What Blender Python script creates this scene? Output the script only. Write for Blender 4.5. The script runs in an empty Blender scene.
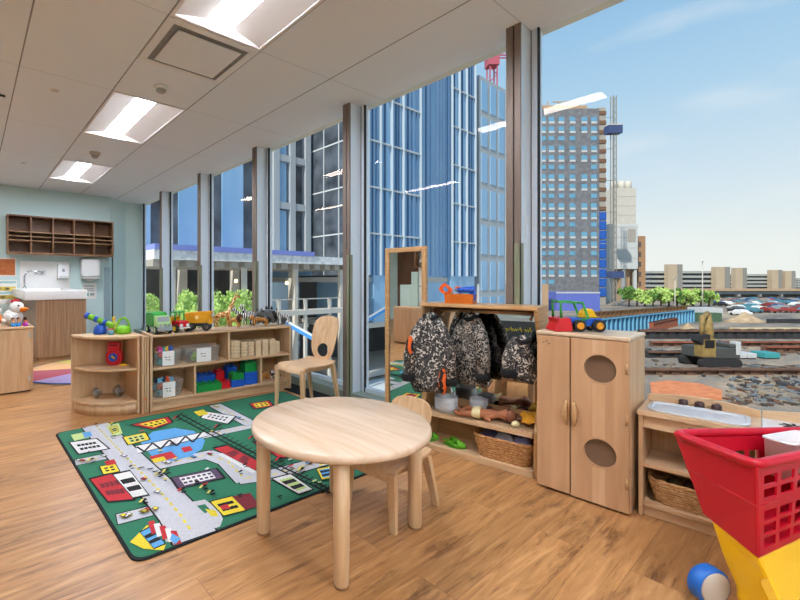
import bpy, bmesh, math, random
from mathutils import Vector, Matrix, Euler
random.seed(7)
PI = math.pi
SC = bpy.context.scene
COL = SC.collection

# ------------------------------------------------------------------ camera, sky, sun, exposure
F, YAW, HOR, CX, EYE = 423.9, 0.67682, 280.7, 311.44, 1.03
cam_d = bpy.data.cameras.new('camera')
cam_d.sensor_width = 36.0
cam_d.lens = 36.0 * F / 800.0
cam_d.shift_x = (400.0 - CX) / 800.0
cam_d.shift_y = (HOR - 300.0) / 800.0
cam_d.clip_start, cam_d.clip_end = 0.05, 2000
cam = bpy.data.objects.new('camera', cam_d); COL.objects.link(cam)
cam.location = (0, 0, EYE)
cam.rotation_euler = (PI / 2, 0, -YAW)
SC.camera = cam

def lin(c):
    if isinstance(c, str):
        c = c.lstrip('#'); c = [int(c[i:i + 2], 16) / 255 for i in (0, 2, 4)]
    return tuple((v / 12.92 if v <= 0.04045 else ((v + 0.055) / 1.055) ** 2.4) for v in c) + (1.0,)

w = bpy.data.worlds.new('sky'); SC.world = w; w.use_nodes = True
wt = w.node_tree; wt.nodes.clear()
def wn(t): return wt.nodes.new(t)
wo = wn('ShaderNodeOutputWorld'); wb = wn('ShaderNodeBackground'); wc = wn('ShaderNodeTexCoord')
ws = wn('ShaderNodeSeparateXYZ'); wr = wn('ShaderNodeValToRGB')
wt.links.new(wc.outputs['Generated'], ws.inputs[0]); wt.links.new(ws.outputs['Z'], wr.inputs[0])
el = wr.color_ramp.elements
el[0].position, el[0].color = 0.0, lin('#f1f3ee')
el[1].position, el[1].color = 1.0, lin('#4f8ecb')
for p_, c_ in ((0.06, '#edf2ee'), (0.18, '#d3e5f0'), (0.34, '#aed2ec'), (0.55, '#86b8e2')):
    e_ = el.new(p_); e_.color = lin(c_)
wm = wn('ShaderNodeMapping'); wm.inputs['Scale'].default_value = (2.2, 2.2, 9.0)
wnz = wn('ShaderNodeTexNoise'); wnz.inputs['Scale'].default_value = 1.4; wnz.inputs['Detail'].default_value = 6
wcr = wn('ShaderNodeValToRGB'); wcr.color_ramp.elements[0].position = 0.52; wcr.color_ramp.elements[1].position = 0.8
wcr.color_ramp.elements[1].color = (0.55, 0.55, 0.55, 1)
wmx = wn('ShaderNodeMixRGB'); wmx.inputs[2].default_value = lin('#f4f6f6')
wt.links.new(wc.outputs['Generated'], wm.inputs[0]); wt.links.new(wm.outputs[0], wnz.inputs['Vector'])
wt.links.new(wnz.outputs[0], wcr.inputs[0]); wt.links.new(wcr.outputs[0], wmx.inputs[0])
wt.links.new(wr.outputs[0], wmx.inputs[1]); wt.links.new(wmx.outputs[0], wb.inputs[0])
wb.inputs[1].default_value = 0.95
wt.links.new(wb.outputs[0], wo.inputs[0])

sun_d = bpy.data.lights.new('sun', 'SUN'); sun_d.energy = 4.2; sun_d.angle = 0.01; sun_d.color = (1, 0.93, 0.82)
sun = bpy.data.objects.new('sun', sun_d); COL.objects.link(sun)
sun.rotation_euler = Vector((-0.70, -0.14, 0.62)).to_track_quat('Z', 'Y').to_euler()
LAMP = 50.0                    # brightness of the ceiling lights
SC.view_settings.view_transform = 'Standard'; SC.view_settings.look = 'None'
SC.view_settings.exposure = 0.12; SC.view_settings.gamma = 1.0
try: SC.view_settings.use_curve_mapping = False
except Exception: pass
SC.cycles.use_denoising = True
SC.cycles.max_bounces = 8; SC.cycles.diffuse_bounces = 4; SC.cycles.glossy_bounces = 4
SC.cycles.transparent_max_bounces = 24; SC.cycles.caustics_reflective = False; SC.cycles.caustics_refractive = False
SC.cycles.sample_clamp_indirect = 6.0

# ------------------------------------------------------------------ placing helpers (points on a known plane, metres)
_s, _c = math.sin(YAW), math.cos(YAW)
def _ray(px, py):
    u = (px - CX) / F
    return (_s + u * _c, _c - u * _s, (HOR - py) / F)
def onz(px, py, z=0.0):
    d = _ray(px, py); t = (z - EYE) / d[2]; return Vector((d[0] * t, d[1] * t, z))
def ony(px, py, y):
    d = _ray(px, py); t = y / d[1]; return Vector((d[0] * t, y, EYE + d[2] * t))
def onx(px, py, x):
    d = _ray(px, py); t = x / d[0]; return Vector((x, d[1] * t, EYE + d[2] * t))
def atd(px, py, D):
    d = _ray(px, py); return Vector((d[0] * D, d[1] * D, EYE + d[2] * D))

# ------------------------------------------------------------------ materials
MATS = {}
def nodes(name):
    m = bpy.data.materials.new(name); m.use_nodes = True
    nt = m.node_tree; b = nt.nodes['Principled BSDF']
    return m, nt, b
def mat(name, col=None, rough=0.5, metal=0.0, noise=0.0, nscale=20, bump=0.0, stretch=(1, 1, 1), col2=None, spec=0.5, emit=None, estr=1.0, coat=0.0, trans=0.0, alpha=1.0):
    """procedural material: base colour, optional noise towards col2, optional bump"""
    if name in MATS: return MATS[name]
    m, nt, b = nodes(name)
    c = lin(col)
    b.inputs['Base Color'].default_value = c; b.inputs['Roughness'].default_value = rough
    b.inputs['Metallic'].default_value = metal; b.inputs['Specular IOR Level'].default_value = spec
    b.inputs['Coat Weight'].default_value = coat; b.inputs['Alpha'].default_value = alpha
    b.inputs['Transmission Weight'].default_value = trans
    if emit:
        b.inputs['Emission Color'].default_value = lin(emit); b.inputs['Emission Strength'].default_value = estr
    if noise or bump or col2:
        tc = nt.nodes.new('ShaderNodeTexCoord'); mp = nt.nodes.new('ShaderNodeMapping'); mp.inputs['Scale'].default_value = stretch
        nz = nt.nodes.new('ShaderNodeTexNoise'); nz.inputs['Scale'].default_value = nscale; nz.inputs['Detail'].default_value = 5
        nt.links.new(tc.outputs['Object'], mp.inputs[0]); nt.links.new(mp.outputs[0], nz.inputs['Vector'])
        cr = nt.nodes.new('ShaderNodeValToRGB'); e = cr.color_ramp.elements
        e[0].position, e[1].position = 0.3, 0.7
        c2 = lin(col2) if col2 else tuple(v * (1 - noise) for v in c[:3]) + (1,)
        e[0].color, e[1].color = c2, c
        nt.links.new(nz.outputs[0], cr.inputs[0]); nt.links.new(cr.outputs[0], b.inputs['Base Color'])
        if bump:
            bp = nt.nodes.new('ShaderNodeBump'); bp.inputs['Strength'].default_value = bump; bp.inputs['Distance'].default_value = 0.01
            nt.links.new(nz.outputs[0], bp.inputs['Height']); nt.links.new(bp.outputs[0], b.inputs['Normal'])
    MATS[name] = m
    return m
def plastic(name, col, rough=0.35): return mat(name, col, rough, noise=0.06, nscale=6)
def wood(name, c1, c2, stretch=(3, 3, 30), rough=0.42, nscale=2.0):
    """fine long grain over slow board-to-board drift"""
    if name in MATS: return MATS[name]
    m, nt, b = nodes(name); N = nt.nodes.new; L = nt.links.new
    tc = N('ShaderNodeTexCoord'); mp = N('ShaderNodeMapping'); mp.inputs['Scale'].default_value = stretch
    a = N('ShaderNodeTexNoise'); a.inputs['Scale'].default_value = nscale; a.inputs['Detail'].default_value = 6; a.inputs['Distortion'].default_value = 0.6
    L(tc.outputs['Object'], mp.inputs[0]); L(mp.outputs[0], a.inputs['Vector'])
    cr = N('ShaderNodeValToRGB'); e = cr.color_ramp.elements
    e[0].position, e[1].position = 0.32, 0.68; e[0].color, e[1].color = lin(c2), lin(c1)
    L(a.outputs[0], cr.inputs[0]); L(cr.outputs[0], b.inputs['Base Color'])
    b.inputs['Roughness'].default_value = rough
    MATS[name] = m
    return m

MAPLE = wood('maple', '#d9b992', '#c59d73', (14, 14, 1.2))           # upright grain
MAPLE_H = wood('maple_flat', '#dcbc96', '#c9a278', (1.2, 14, 14))     # grain along the unit
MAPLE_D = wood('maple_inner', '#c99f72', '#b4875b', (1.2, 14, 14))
TABLE_W = wood('table_veneer', '#e3cab0', '#d4b697', (14, 1.2, 14), rough=0.25)
PLY = wood('plywood_edge', '#d3aa78', '#b98a58', (3, 3, 60))
OAKD = wood('dark_oak', '#8a6242', '#694528', (1.5, 18, 18))
VAN = wood('striped_laminate', '#b08a68', '#8c6a4c', (26, 26, 0.8))
WALLP = mat('aqua_paint', '#c9e3e2', 0.7, noise=0.03, nscale=3)
WHITE = mat('white_plastic', '#eeeeee', 0.35, noise=0.03)
PAPER = mat('white_paper', '#f2f2ee', 0.8, noise=0.03)
BLACK = mat('black_matte', '#141414', 0.6, noise=0.2)
CHROME = mat('chrome', '#d8dadc', 0.15, 1.0, noise=0.05)
ALU = mat('brushed_aluminium', '#e0ebf5', 0.4, 0.2, noise=0.05, nscale=30, stretch=(1, 1, 0.1))
BRONZE = mat('bronze_cover', '#83746a', 0.45, 0.3, noise=0.08)
RED = plastic('red_plastic', '#d01526'); BLUE = plastic('blue_plastic', '#1a55c0'); GREEN = plastic('green_plastic', '#118a3c')
LIME = plastic('lime_plastic', '#7cc21e'); YELLOW = plastic('yellow_plastic', '#f2c016'); ORANGE = plastic('orange_plastic', '#ea5f1e')
TEAL = plastic('teal_plastic', '#2fa5a5'); PINK = plastic('pink_plastic', '#e0559d'); GREY = plastic('grey_plastic', '#8d9094')

# ------------------------------------------------------------------ mesh builder
class MB:
    def __init__(s): s.bm = bmesh.new(); s.mats = []
    def mi(s, m):
        if m not in s.mats: s.mats.append(m)
        return s.mats.index(m)
    def _add(s, verts, faces, m, M=None, smooth=False):
        vs = [s.bm.verts.new(M @ Vector(v) if M else v) for v in verts]; k = s.mi(m)
        for f in faces:
            try:
                fc = s.bm.faces.new([vs[i] for i in f]); fc.material_index = k; fc.smooth = smooth
            except ValueError: pass
        return s
    def bx(s, x0, y0, z0, x1, y1, z1, m, M=None):
        x0, x1 = sorted((x0, x1)); y0, y1 = sorted((y0, y1)); z0, z1 = sorted((z0, z1))
        v = [(x0, y0, z0), (x1, y0, z0), (x1, y1, z0), (x0, y1, z0), (x0, y0, z1), (x1, y0, z1), (x1, y1, z1), (x0, y1, z1)]
        return s._add(v, [(0, 3, 2, 1), (4, 5, 6, 7), (0, 1, 5, 4), (1, 2, 6, 5), (2, 3, 7, 6), (3, 0, 4, 7)], m, M)
    def cb(s, c, d, m, rot=None):
        M = Matrix.Translation(c) @ (Euler(rot).to_matrix().to_4x4() if rot else Matrix())
        return s.bx(-d[0] / 2, -d[1] / 2, -d[2] / 2, d[0] / 2, d[1] / 2, d[2] / 2, m, M)
    def loft(s, rings, m, caps=True, smooth=True, closed=True, loop=False):
        n = len(rings[0]); vs = [[s.bm.verts.new(v) for v in r] for r in rings]; k = s.mi(m)
        pairs = list(zip(vs[:-1], vs[1:])) + ([(vs[-1], vs[0])] if loop else [])
        for a, b in pairs:
            for i in range(n if closed else n - 1):
                j = (i + 1) % n
                try:
                    f = s.bm.faces.new((a[i], a[j], b[j], b[i])); f.material_index = k; f.smooth = smooth
                except ValueError: pass
        if caps and not loop:
            for r in (list(reversed(vs[0])), vs[-1]):
                try:
                    f = s.bm.faces.new(r); f.material_index = k
                except ValueError: pass
        return s
    def tube(s, pts, r, m, n=10, caps=True, loop=False, sx=1.0):
        pts = [Vector(p) for p in pts]; N = len(pts); R = r if isinstance(r, (list, tuple)) else [r] * N
        rings = []; ref = None
        for i, p in enumerate(pts):
            if loop: t = pts[(i + 1) % N] - pts[i - 1]
            else: t = pts[min(i + 1, N - 1)] - pts[max(i - 1, 0)]
            t = t.normalized() if t.length > 1e-9 else Vector((0, 0, 1))
            if ref is None:
                ref = Vector((0, 0, 1)) if abs(t.z) < 0.9 else Vector((1, 0, 0))
            u = (ref - t * ref.dot(t))
            if u.length < 1e-6: u = t.orthogonal()
            u.normalize(); v = t.cross(u); ref = u
            rings.append([p + (u * math.cos(2 * PI * q / n) * sx + v * math.sin(2 * PI * q / n)) * R[i] for q in range(n)])
        return s.loft(rings, m, caps, True, True, loop)
    def cyl(s, p0, p1, r, m, n=20, r1=None):
        p0, p1 = Vector(p0), Vector(p1); r1 = r if r1 is None else r1
        t = (p1 - p0).normalized(); u = t.orthogonal().normalized(); v = t.cross(u)
        return s.loft([[p + (u * math.cos(2 * PI * q / n) + v * math.sin(2 * PI * q / n)) * rr for q in range(n)] for p, rr in ((p0, r), (p1, r1))], m)
    def lathe(s, prof, m, c=(0, 0, 0), n=28, M=None, caps=True, sy=1.0):
        rings = []
        for r, z in prof:
            ring = [Vector((c[0] + r * math.cos(2 * PI * q / n), c[1] + sy * r * math.sin(2 * PI * q / n), c[2] + z)) for q in range(n)]
            if M: ring = [M @ v for v in ring]
            rings.append(ring)
        return s.loft(rings, m, caps)
    def ell(s, c, r, m, rot=None, n=16, k=9):
        M = Matrix.Translation(c) @ (Euler(rot).to_matrix().to_4x4() if rot else Matrix())
        rr = r if isinstance(r, (tuple, list)) else (r, r, r); rings = []
        for i in range(k + 1):
            a = -PI / 2 + PI * (i + 0.02) / (k + 0.04)
            rings.append([M @ Vector((rr[0] * math.cos(a) * math.cos(2 * PI * q / n), rr[1] * math.cos(a) * math.sin(2 * PI * q / n), rr[2] * math.sin(a))) for q in range(n)])
        return s.loft(rings, m)
    def prism(s, poly, h, m, M=None, smooth=False):
        """polygon in local xy, extruded 0..h along local z, placed by M"""
        M = M or Matrix(); n = len(poly)
        v = [M @ Vector((p[0], p[1], 0)) for p in poly] + [M @ Vector((p[0], p[1], h)) for p in poly]
        return s._add(v, [tuple(range(n))[::-1], tuple(range(n, 2 * n))] + [(i, (i + 1) % n, n + (i + 1) % n, n + i) for i in range(n)], m)
    def flat(s, pts, m):
        return s._add(pts, [tuple(range(len(pts)))], m)
    def build(s, name, parent=None, bevel=0.0, seg=2, sub=0, weld=False):
        me = bpy.data.meshes.new(name)
        bmesh.ops.recalc_face_normals(s.bm, faces=s.bm.faces[:])
        s.bm.to_mesh(me); s.bm.free()
        for m in s.mats: me.materials.append(m)
        o = bpy.data.objects.new(name, me); COL.objects.link(o)
        if parent: o.parent = parent
        if sub:
            md = o.modifiers.new('sub', 'SUBSURF'); md.levels = md.render_levels = sub
        if bevel:
            md = o.modifiers.new('bevel', 'BEVEL'); md.width = bevel; md.segments = seg; md.limit_method = 'ANGLE'; md.angle_limit = 0.7
        return o
XZ = Matrix.Rotation(PI / 2, 4, 'X')      # local xy -> world xz, extruding towards -y
def zx(y): return Matrix.Translation((0, y, 0)) @ XZ
YZ = Matrix(((0, 0, 1, 0), (1, 0, 0, 0), (0, 1, 0, 0), (0, 0, 0, 1)))   # local xy -> world yz, extruding +x
def yz(x): return Matrix.Translation((x, 0, 0)) @ YZ
def rrect(x0, y0, x1, y1, r, n=5):
    out = []
    for cx, cy, a in ((x1 - r, y1 - r, 0), (x0 + r, y1 - r, PI / 2), (x0 + r, y0 + r, PI), (x1 - r, y0 + r, 1.5 * PI)):
        out += [(cx + r * math.cos(a + PI / 2 * i / n), cy + r * math.sin(a + PI / 2 * i / n)) for i in range(n + 1)]
    return out
def circ(cx, cy, r, n=24, a0=0, a1=2 * PI):
    return [(cx + r * math.cos(a0 + (a1 - a0) * i / n), cy + r * math.sin(a0 + (a1 - a0) * i / n)) for i in range(n if a1 - a0 > 6.28 else n + 1)]

def tag(o, label, cat, group=None, kind=None):
    o['label'] = label; o['category'] = cat
    if group: o['group'] = group
    if kind: o['kind'] = kind
    return o
def thing(name, label, cat, loc=(0, 0, 0), rz=0.0, group=None, rot=None):
    o = bpy.data.objects.new(name, None); COL.objects.link(o); o.empty_display_size = 0.1
    o.location = loc; o.rotation_euler = rot or (0, 0, rz)
    return tag(o, label, cat, group)
def struct(name, mb, bevel=0.0):
    o = mb.build(name, bevel=bevel); o['kind'] = 'structure'; return o
def dup(root, label=None, loc=None, rz=None, group=None, scale=None):
    r = root.copy(); COL.objects.link(r)
    if label: r['label'] = label
    if group: r['group'] = group
    if loc is not None: r.location = loc
    if rz is not None: r.rotation_euler = (0, 0, rz)
    if scale: r.scale = (scale,) * 3
    for ch in list(root.children):
        c = ch.copy(); COL.objects.link(c); c.parent = r
        for g in list(ch.children):
            d = g.copy(); COL.objects.link(d); d.parent = c
    return r
# ================================================================== ROOM SHELL
CH = 2.54; XW = 2.66
# floor: planks along X, rustic streaks
m, nt, b = nodes('rustic_plank_floor'); N = nt.nodes.new; L = nt.links.new
tc = N('ShaderNodeTexCoord'); br = N('ShaderNodeTexBrick')
br.inputs['Color1'].default_value = lin('#ffffff'); br.inputs['Color2'].default_value = lin('#000000'); br.inputs['Mortar'].default_value = (0.5, 0.5, 0.5, 1)
br.inputs['Scale'].default_value = 1.0; br.inputs['Mortar Size'].default_value = 0.0012; br.inputs['Brick Width'].default_value = 1.22; br.inputs['Row Height'].default_value = 0.155
br.inputs['Bias'].default_value = 0.0
L(tc.outputs['Object'], br.inputs['Vector'])
mp = N('ShaderNodeMapping'); mp.inputs['Scale'].default_value = (1.6, 17, 1)
addv = N('ShaderNodeVectorMath'); addv.operation = 'ADD'
sc = N('ShaderNodeVectorMath'); sc.operation = 'SCALE'; sc.inputs['Scale'].default_value = 3.0
L(br.outputs['Color'], sc.inputs[0]); L(tc.outputs['Object'], addv.inputs[0]); L(sc.outputs[0], addv.inputs[1]); L(addv.outputs[0], mp.inputs[0])
g1 = N('ShaderNodeTexNoise'); g1.inputs['Scale'].default_value = 1.6; g1.inputs['Detail'].default_value = 8; g1.inputs['Distortion'].default_value = 1.2; g1.inputs['Roughness'].default_value = 0.62
L(mp.outputs[0], g1.inputs['Vector'])
r1 = N('ShaderNodeValToRGB'); e = r1.color_ramp.elements
e[0].position, e[0].color = 0.3, lin('#875a34'); e[1].position, e[1].color = 0.72, lin('#d9a873')
q = e.new(0.42); q.color = lin('#b3814f'); q = e.new(0.55); q.color = lin('#c4905b')
L(g1.outputs[0], r1.inputs[0])
mp2 = N('ShaderNodeMapping'); mp2.inputs['Scale'].default_value = (1.1, 4.5, 1); L(addv.outputs[0], mp2.inputs[0])
g2 = N('ShaderNodeTexNoise'); g2.inputs['Scale'].default_value = 1.9; g2.inputs['Detail'].default_value = 7; g2.inputs['Roughness'].default_value = 0.7; L(mp2.outputs[0], g2.inputs['Vector'])
r2 = N('ShaderNodeValToRGB'); e = r2.color_ramp.elements; e[0].position, e[1].position = 0.31, 0.44; e[0].color = (0.24, 0.20, 0.21, 1); e[1].color = (1, 1, 1, 1)
L(g2.outputs[0], r2.inputs[0])
mu = N('ShaderNodeMixRGB'); mu.blend_type = 'MULTIPLY'; mu.inputs[0].default_value = 0.85; L(r1.outputs[0], mu.inputs[1]); L(r2.outputs[0], mu.inputs[2])
tone = N('ShaderNodeMixRGB'); tone.blend_type = 'MULTIPLY'; tone.inputs[0].default_value = 0.22; L(mu.outputs[0], tone.inputs[1]); L(br.outputs['Color'], tone.inputs[2])
mo = N('ShaderNodeMixRGB'); mo.inputs[2].default_value = lin('#6a452a'); hf = N('ShaderNodeMath'); hf.operation = 'MULTIPLY'; hf.inputs[1].default_value = 0.55; L(br.outputs['Fac'], hf.inputs[0]); L(hf.outputs[0], mo.inputs[0]); L(tone.outputs[0], mo.inputs[1])
L(mo.outputs[0], b.inputs['Base Color']); b.inputs['Roughness'].default_value = 0.36
bp = N('ShaderNodeBump'); bp.inputs['Strength'].default_value = 0.12; bp.inputs['Distance'].default_value = 0.004; L(g1.outputs[0], bp.inputs['Height']); L(bp.outputs[0], b.inputs['Normal'])
FLOORM = m
struct('floor', MB().bx(-4.6, -3.1, -0.2, 2.75, 8.9, 0, FLOORM))

# ceiling: 0.61 m lay-in tiles, dark reveal along the room, faint cross joints
m, nt, b = nodes('ceiling_tile'); N = nt.nodes.new; L = nt.links.new
tc = N('ShaderNodeTexCoord'); sp = N('ShaderNodeSeparateXYZ'); L(tc.outputs['Object'], sp.inputs[0])
def joint(axis, off, per, half, strength):
    a = N('ShaderNodeMath'); a.operation = 'SUBTRACT'; a.inputs[1].default_value = off; L(sp.outputs[axis], a.inputs[0])
    d = N('ShaderNodeMath'); d.operation = 'PINGPONG'; d.inputs[1].default_value = per / 2; L(a.outputs[0], d.inputs[0])
    c = N('ShaderNodeMath'); c.operation = 'LESS_THAN'; c.inputs[1].default_value = half; L(d.outputs[0], c.inputs[0])
    k = N('ShaderNodeMath'); k.operation = 'MULTIPLY'; k.inputs[1].default_value = strength; L(c.outputs[0], k.inputs[0])
    return k
j1 = joint('X', 1.485, 0.61, 0.0045, 0.72); j2 = joint('Y', 2.385, 1.22, 0.0028, 0.35)
mxj = N('ShaderNodeMath'); mxj.operation = 'MAXIMUM'; L(j1.outputs[0], mxj.inputs[0]); L(j2.outputs[0], mxj.inputs[1])
nz = N('ShaderNodeTexNoise'); nz.inputs['Scale'].default_value = 160; nz.inputs['Detail'].default_value = 3; L(tc.outputs['Object'], nz.inputs['Vector'])
cr = N('ShaderNodeValToRGB'); e = cr.color_ramp.elements; e[0].color = lin('#eaf0f6'); e[1].color = lin('#f4f9fe'); L(nz.outputs[0], cr.inputs[0])
mj = N('ShaderNodeMixRGB'); mj.inputs[2].default_value = lin('#4a4846'); L(mxj.outputs[0], mj.inputs[0]); L(cr.outputs[0], mj.inputs[1])
L(mj.outputs[0], b.inputs['Base Color']); b.inputs['Roughness'].default_value = 0.9
CEILM = m
SOFF = mat('soffit_paint', '#e4e5da', 0.8, noise=0.03)
# the ceiling is built round the light openings: rows of lights lie between X lines
LROWS = [(0.875, 1.485), (-0.955, -0.345), (-2.785, -2.175)]
LY = [(-2.86, -1.64), (-1.275, -0.055), (1.165, 2.385), (3.605, 4.825), (6.045, 7.265)]  # bays at negative Y hold unseen lights added as general fill
LOFF = {(1, 2), (2, 2), (2, 3), (2, 4)}                    # bays that hold a plain tile instead of a light
mb = MB()
xs = [-4.6]
for a_, b_ in sorted(LROWS): xs += [a_, b_]
xs.append(2.68)
ys = [-3.1]
for a_, b_ in LY: ys += [a_, b_]
ys.append(8.9)
for i in range(len(xs) - 1):
    lamp_col = i % 2 == 1
    if not lamp_col: mb.bx(xs[i], -3.1, CH, xs[i + 1], 8.9, CH + 0.03, CEILM)
    else:
        row = 2 - i // 2
        for j in range(len(LY)):
            if (row, j) in LOFF: mb.bx(xs[i], LY[j][0], CH, xs[i + 1], LY[j][1], CH + 0.03, CEILM)
        for j in range(0, len(ys) - 1, 2): mb.bx(xs[i], ys[j], CH, xs[i + 1], ys[j + 1], CH + 0.03, CEILM)
mb.bx(-4.7, -3.2, CH + 0.16, 2.75, 9.0, CH + 0.25, SOFF)
struct('ceiling', mb)
tr = MB(); tr.bx(2.68, -3.1, CH - 0.0, 2.75, 8.9, CH + 0.16, SOFF); struct('trim_1', tr)
# walls
WB2 = mat('aqua_paint_lit', '#d3e8e4', 0.7, noise=0.03, nscale=3)  # lighter copy of the wall paint, window light put into its colour
mb = MB(); mb.bx(-4.6, 8.25, 0, 1.95, 8.35, CH, WALLP); struct('wall_back', mb)
mb = MB(); mb.prism([(1.95, 8.25), (2.34, 8.69), (2.72, 8.69), (2.72, 8.85), (1.95, 8.85)], CH, WB2); struct('wall_return', mb)
mb = MB(); mb.bx(-4.7, -3.1, 0, -4.6, 8.35, CH, WALLP); struct('wall_left', mb)
mb = MB(); mb.bx(-4.6, -3.2, 0, 2.75, -3.1, CH, WALLP); struct('wall_front', mb)
mb = MB(); mb.bx(-4.6, 8.235, 0, 1.95, 8.25, 0.1, mat('base_grey', '#8f9290', 0.5, noise=0.1)); struct('baseboard_back', mb)

# window wall: mullions, curb, panes
GL, gnt, gb = nodes('window_glass'); gnt.nodes.remove(gb); N = gnt.nodes.new; L = gnt.links.new
lw = N('ShaderNodeLayerWeight'); lw.inputs[0].default_value = 0.5
pw = N('ShaderNodeMath'); pw.operation = 'POWER'; pw.inputs[1].default_value = 5.0; L(lw.outputs['Facing'], pw.inputs[0])
ma = N('ShaderNodeMath'); ma.operation = 'MULTIPLY_ADD'; ma.inputs[1].default_value = 0.45; ma.inputs[2].default_value = 0.016; L(pw.outputs[0], ma.inputs[0])
t_ = N('ShaderNodeBsdfTransparent'); t_.inputs[0].default_value = (0.97, 0.985, 0.985, 1); g_ = N('ShaderNodeBsdfGlossy'); g_.inputs['Roughness'].default_value = 0.0; g_.inputs['Color'].default_value = (1.0, 0.8, 0.62, 1)
mx = N('ShaderNodeMixShader'); L(ma.outputs[0], mx.inputs[0]); L(t_.outputs[0], mx.inputs[1]); L(g_.outputs[0], mx.inputs[2])
L(mx.outputs[0], gnt.nodes['Material Output'].inputs[0])
GC, gnt, gb = nodes('glass_clear_back'); gnt.nodes.remove(gb); t_ = gnt.nodes.new('ShaderNodeBsdfTransparent'); t_.inputs[0].default_value = (1, 1, 1, 1)
gnt.links.new(t_.outputs[0], gnt.nodes['Material Output'].inputs[0])
GUARD = mat('olive_guard', '#83876f', 0.4, noise=0.05)
GASK = mat('gasket', '#191c20', 0.7, noise=0.1)
MY = [1.25 - 1.524 * 3, 1.25 - 1.524 * 2, 1.25 - 1.524, 1.25, 2.68, 4.19, 5.69, 7.24]
k = 2
for y in MY:
    mb = MB()
    mb.bx(2.512, y - 0.085, 0.07, XW + 0.03, y, CH, ALU)
    mb.bx(XW - 0.025, y - 0.125, 0.07, XW + 0.03, y - 0.085, CH, ALU); mb.bx(XW - 0.025, y, 0.07, XW + 0.03, y + 0.03, CH, ALU)
    mb.bx(XW - 0.03, y - 0.131, 0.07, XW - 0.005, y - 0.125, CH, GASK); mb.bx(XW - 0.027, y - 0.0895, 0.07, XW - 0.02, y - 0.085, CH, GASK)
    mb.bx(2.50, y - 0.085, 0.0, 2.512, y - 0.05, CH, BRONZE); mb.bx(2.50, y - 0.042, 0.0, 2.512, y, CH, BRONZE); mb.bx(2.506, y - 0.05, 0.0, 2.512, y - 0.042, CH, GASK)
    mb.bx(2.494, y - 0.09, 0.0, 2.50, y - 0.052, 1.25, GUARD); mb.bx(2.494, y - 0.09, 0.0, 2.53, y - 0.085, 1.25, GUARD)
    struct('trim_%d' % k, mb); k += 1
CURB = mat('curb_metal', '#8d9a8e', 0.45, 0.2, noise=0.06)
mb = MB(); mb.bx(2.515, -3.1, 0, 2.72, 8.69, 0.075, CURB); mb.bx(2.505, -3.1, 0.0, 2.515, 8.69, 0.08, CURB)
mb.bx(XW - 0.02, -3.1, 0.075, XW + 0.03, 8.69, 0.11, ALU); struct('trim_%d' % k, mb); k += 1
mb = MB(); mb.bx(XW - 0.02, 8.55, 0.075, XW + 0.03, 8.69, CH, ALU); mb.bx(XW - 0.03, 8.535, 0.075, XW, 8.55, CH, GASK); struct('trim_%d' % k, mb)
ed = [-3.1] + MY + [8.56]
for i in range(len(ed) - 1):
    y0 = ed[i] + 0.02; y1 = ed[i + 1] - (0.11 if i < len(ed) - 2 else 0)
    mb = MB(); mb.bx(XW, y0, 0.1, XW + 0.012, y1, CH + 0.01, GC)
    mb.flat([(XW - 0.002, y0, 0.1), (XW - 0.002, y1, 0.1), (XW - 0.002, y1, CH + 0.01), (XW - 0.002, y0, CH + 0.01)], GL)
    struct('window_%d' % (i + 1), mb)
# black floor grilles along the glass
GRM = mat('black_grille', '#15161a', 0.5, 0.4, noise=0.1)
for i, (y0, y1, lab) in enumerate([(2.3, 4.3, 'black slotted floor grille along the glass behind the maple chair'), (4.32, 6.4, 'black slotted floor grille along the glass behind the toy shelf'), (6.42, 8.6, 'black slotted floor grille along the glass near the aqua column')]):
    mb = MB(); mb.bx(2.31, y0, 0.0005, 2.495, y1, 0.004, BLACK)
    for q in range(9): mb.bx(2.315 + q * 0.02, y0, 0.004, 2.327 + q * 0.02, y1, 0.009, GRM)
    for q in range(int((y1 - y0) / 0.25) + 1): mb.bx(2.31, min(y0 + q * 0.25, y1 - 0.01), 0.004, 2.495, min(y0 + q * 0.25, y1 - 0.01) + 0.01, 0.0085, GRM)
    tag(mb.build('floor_grille'), lab, 'floor vent')

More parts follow.
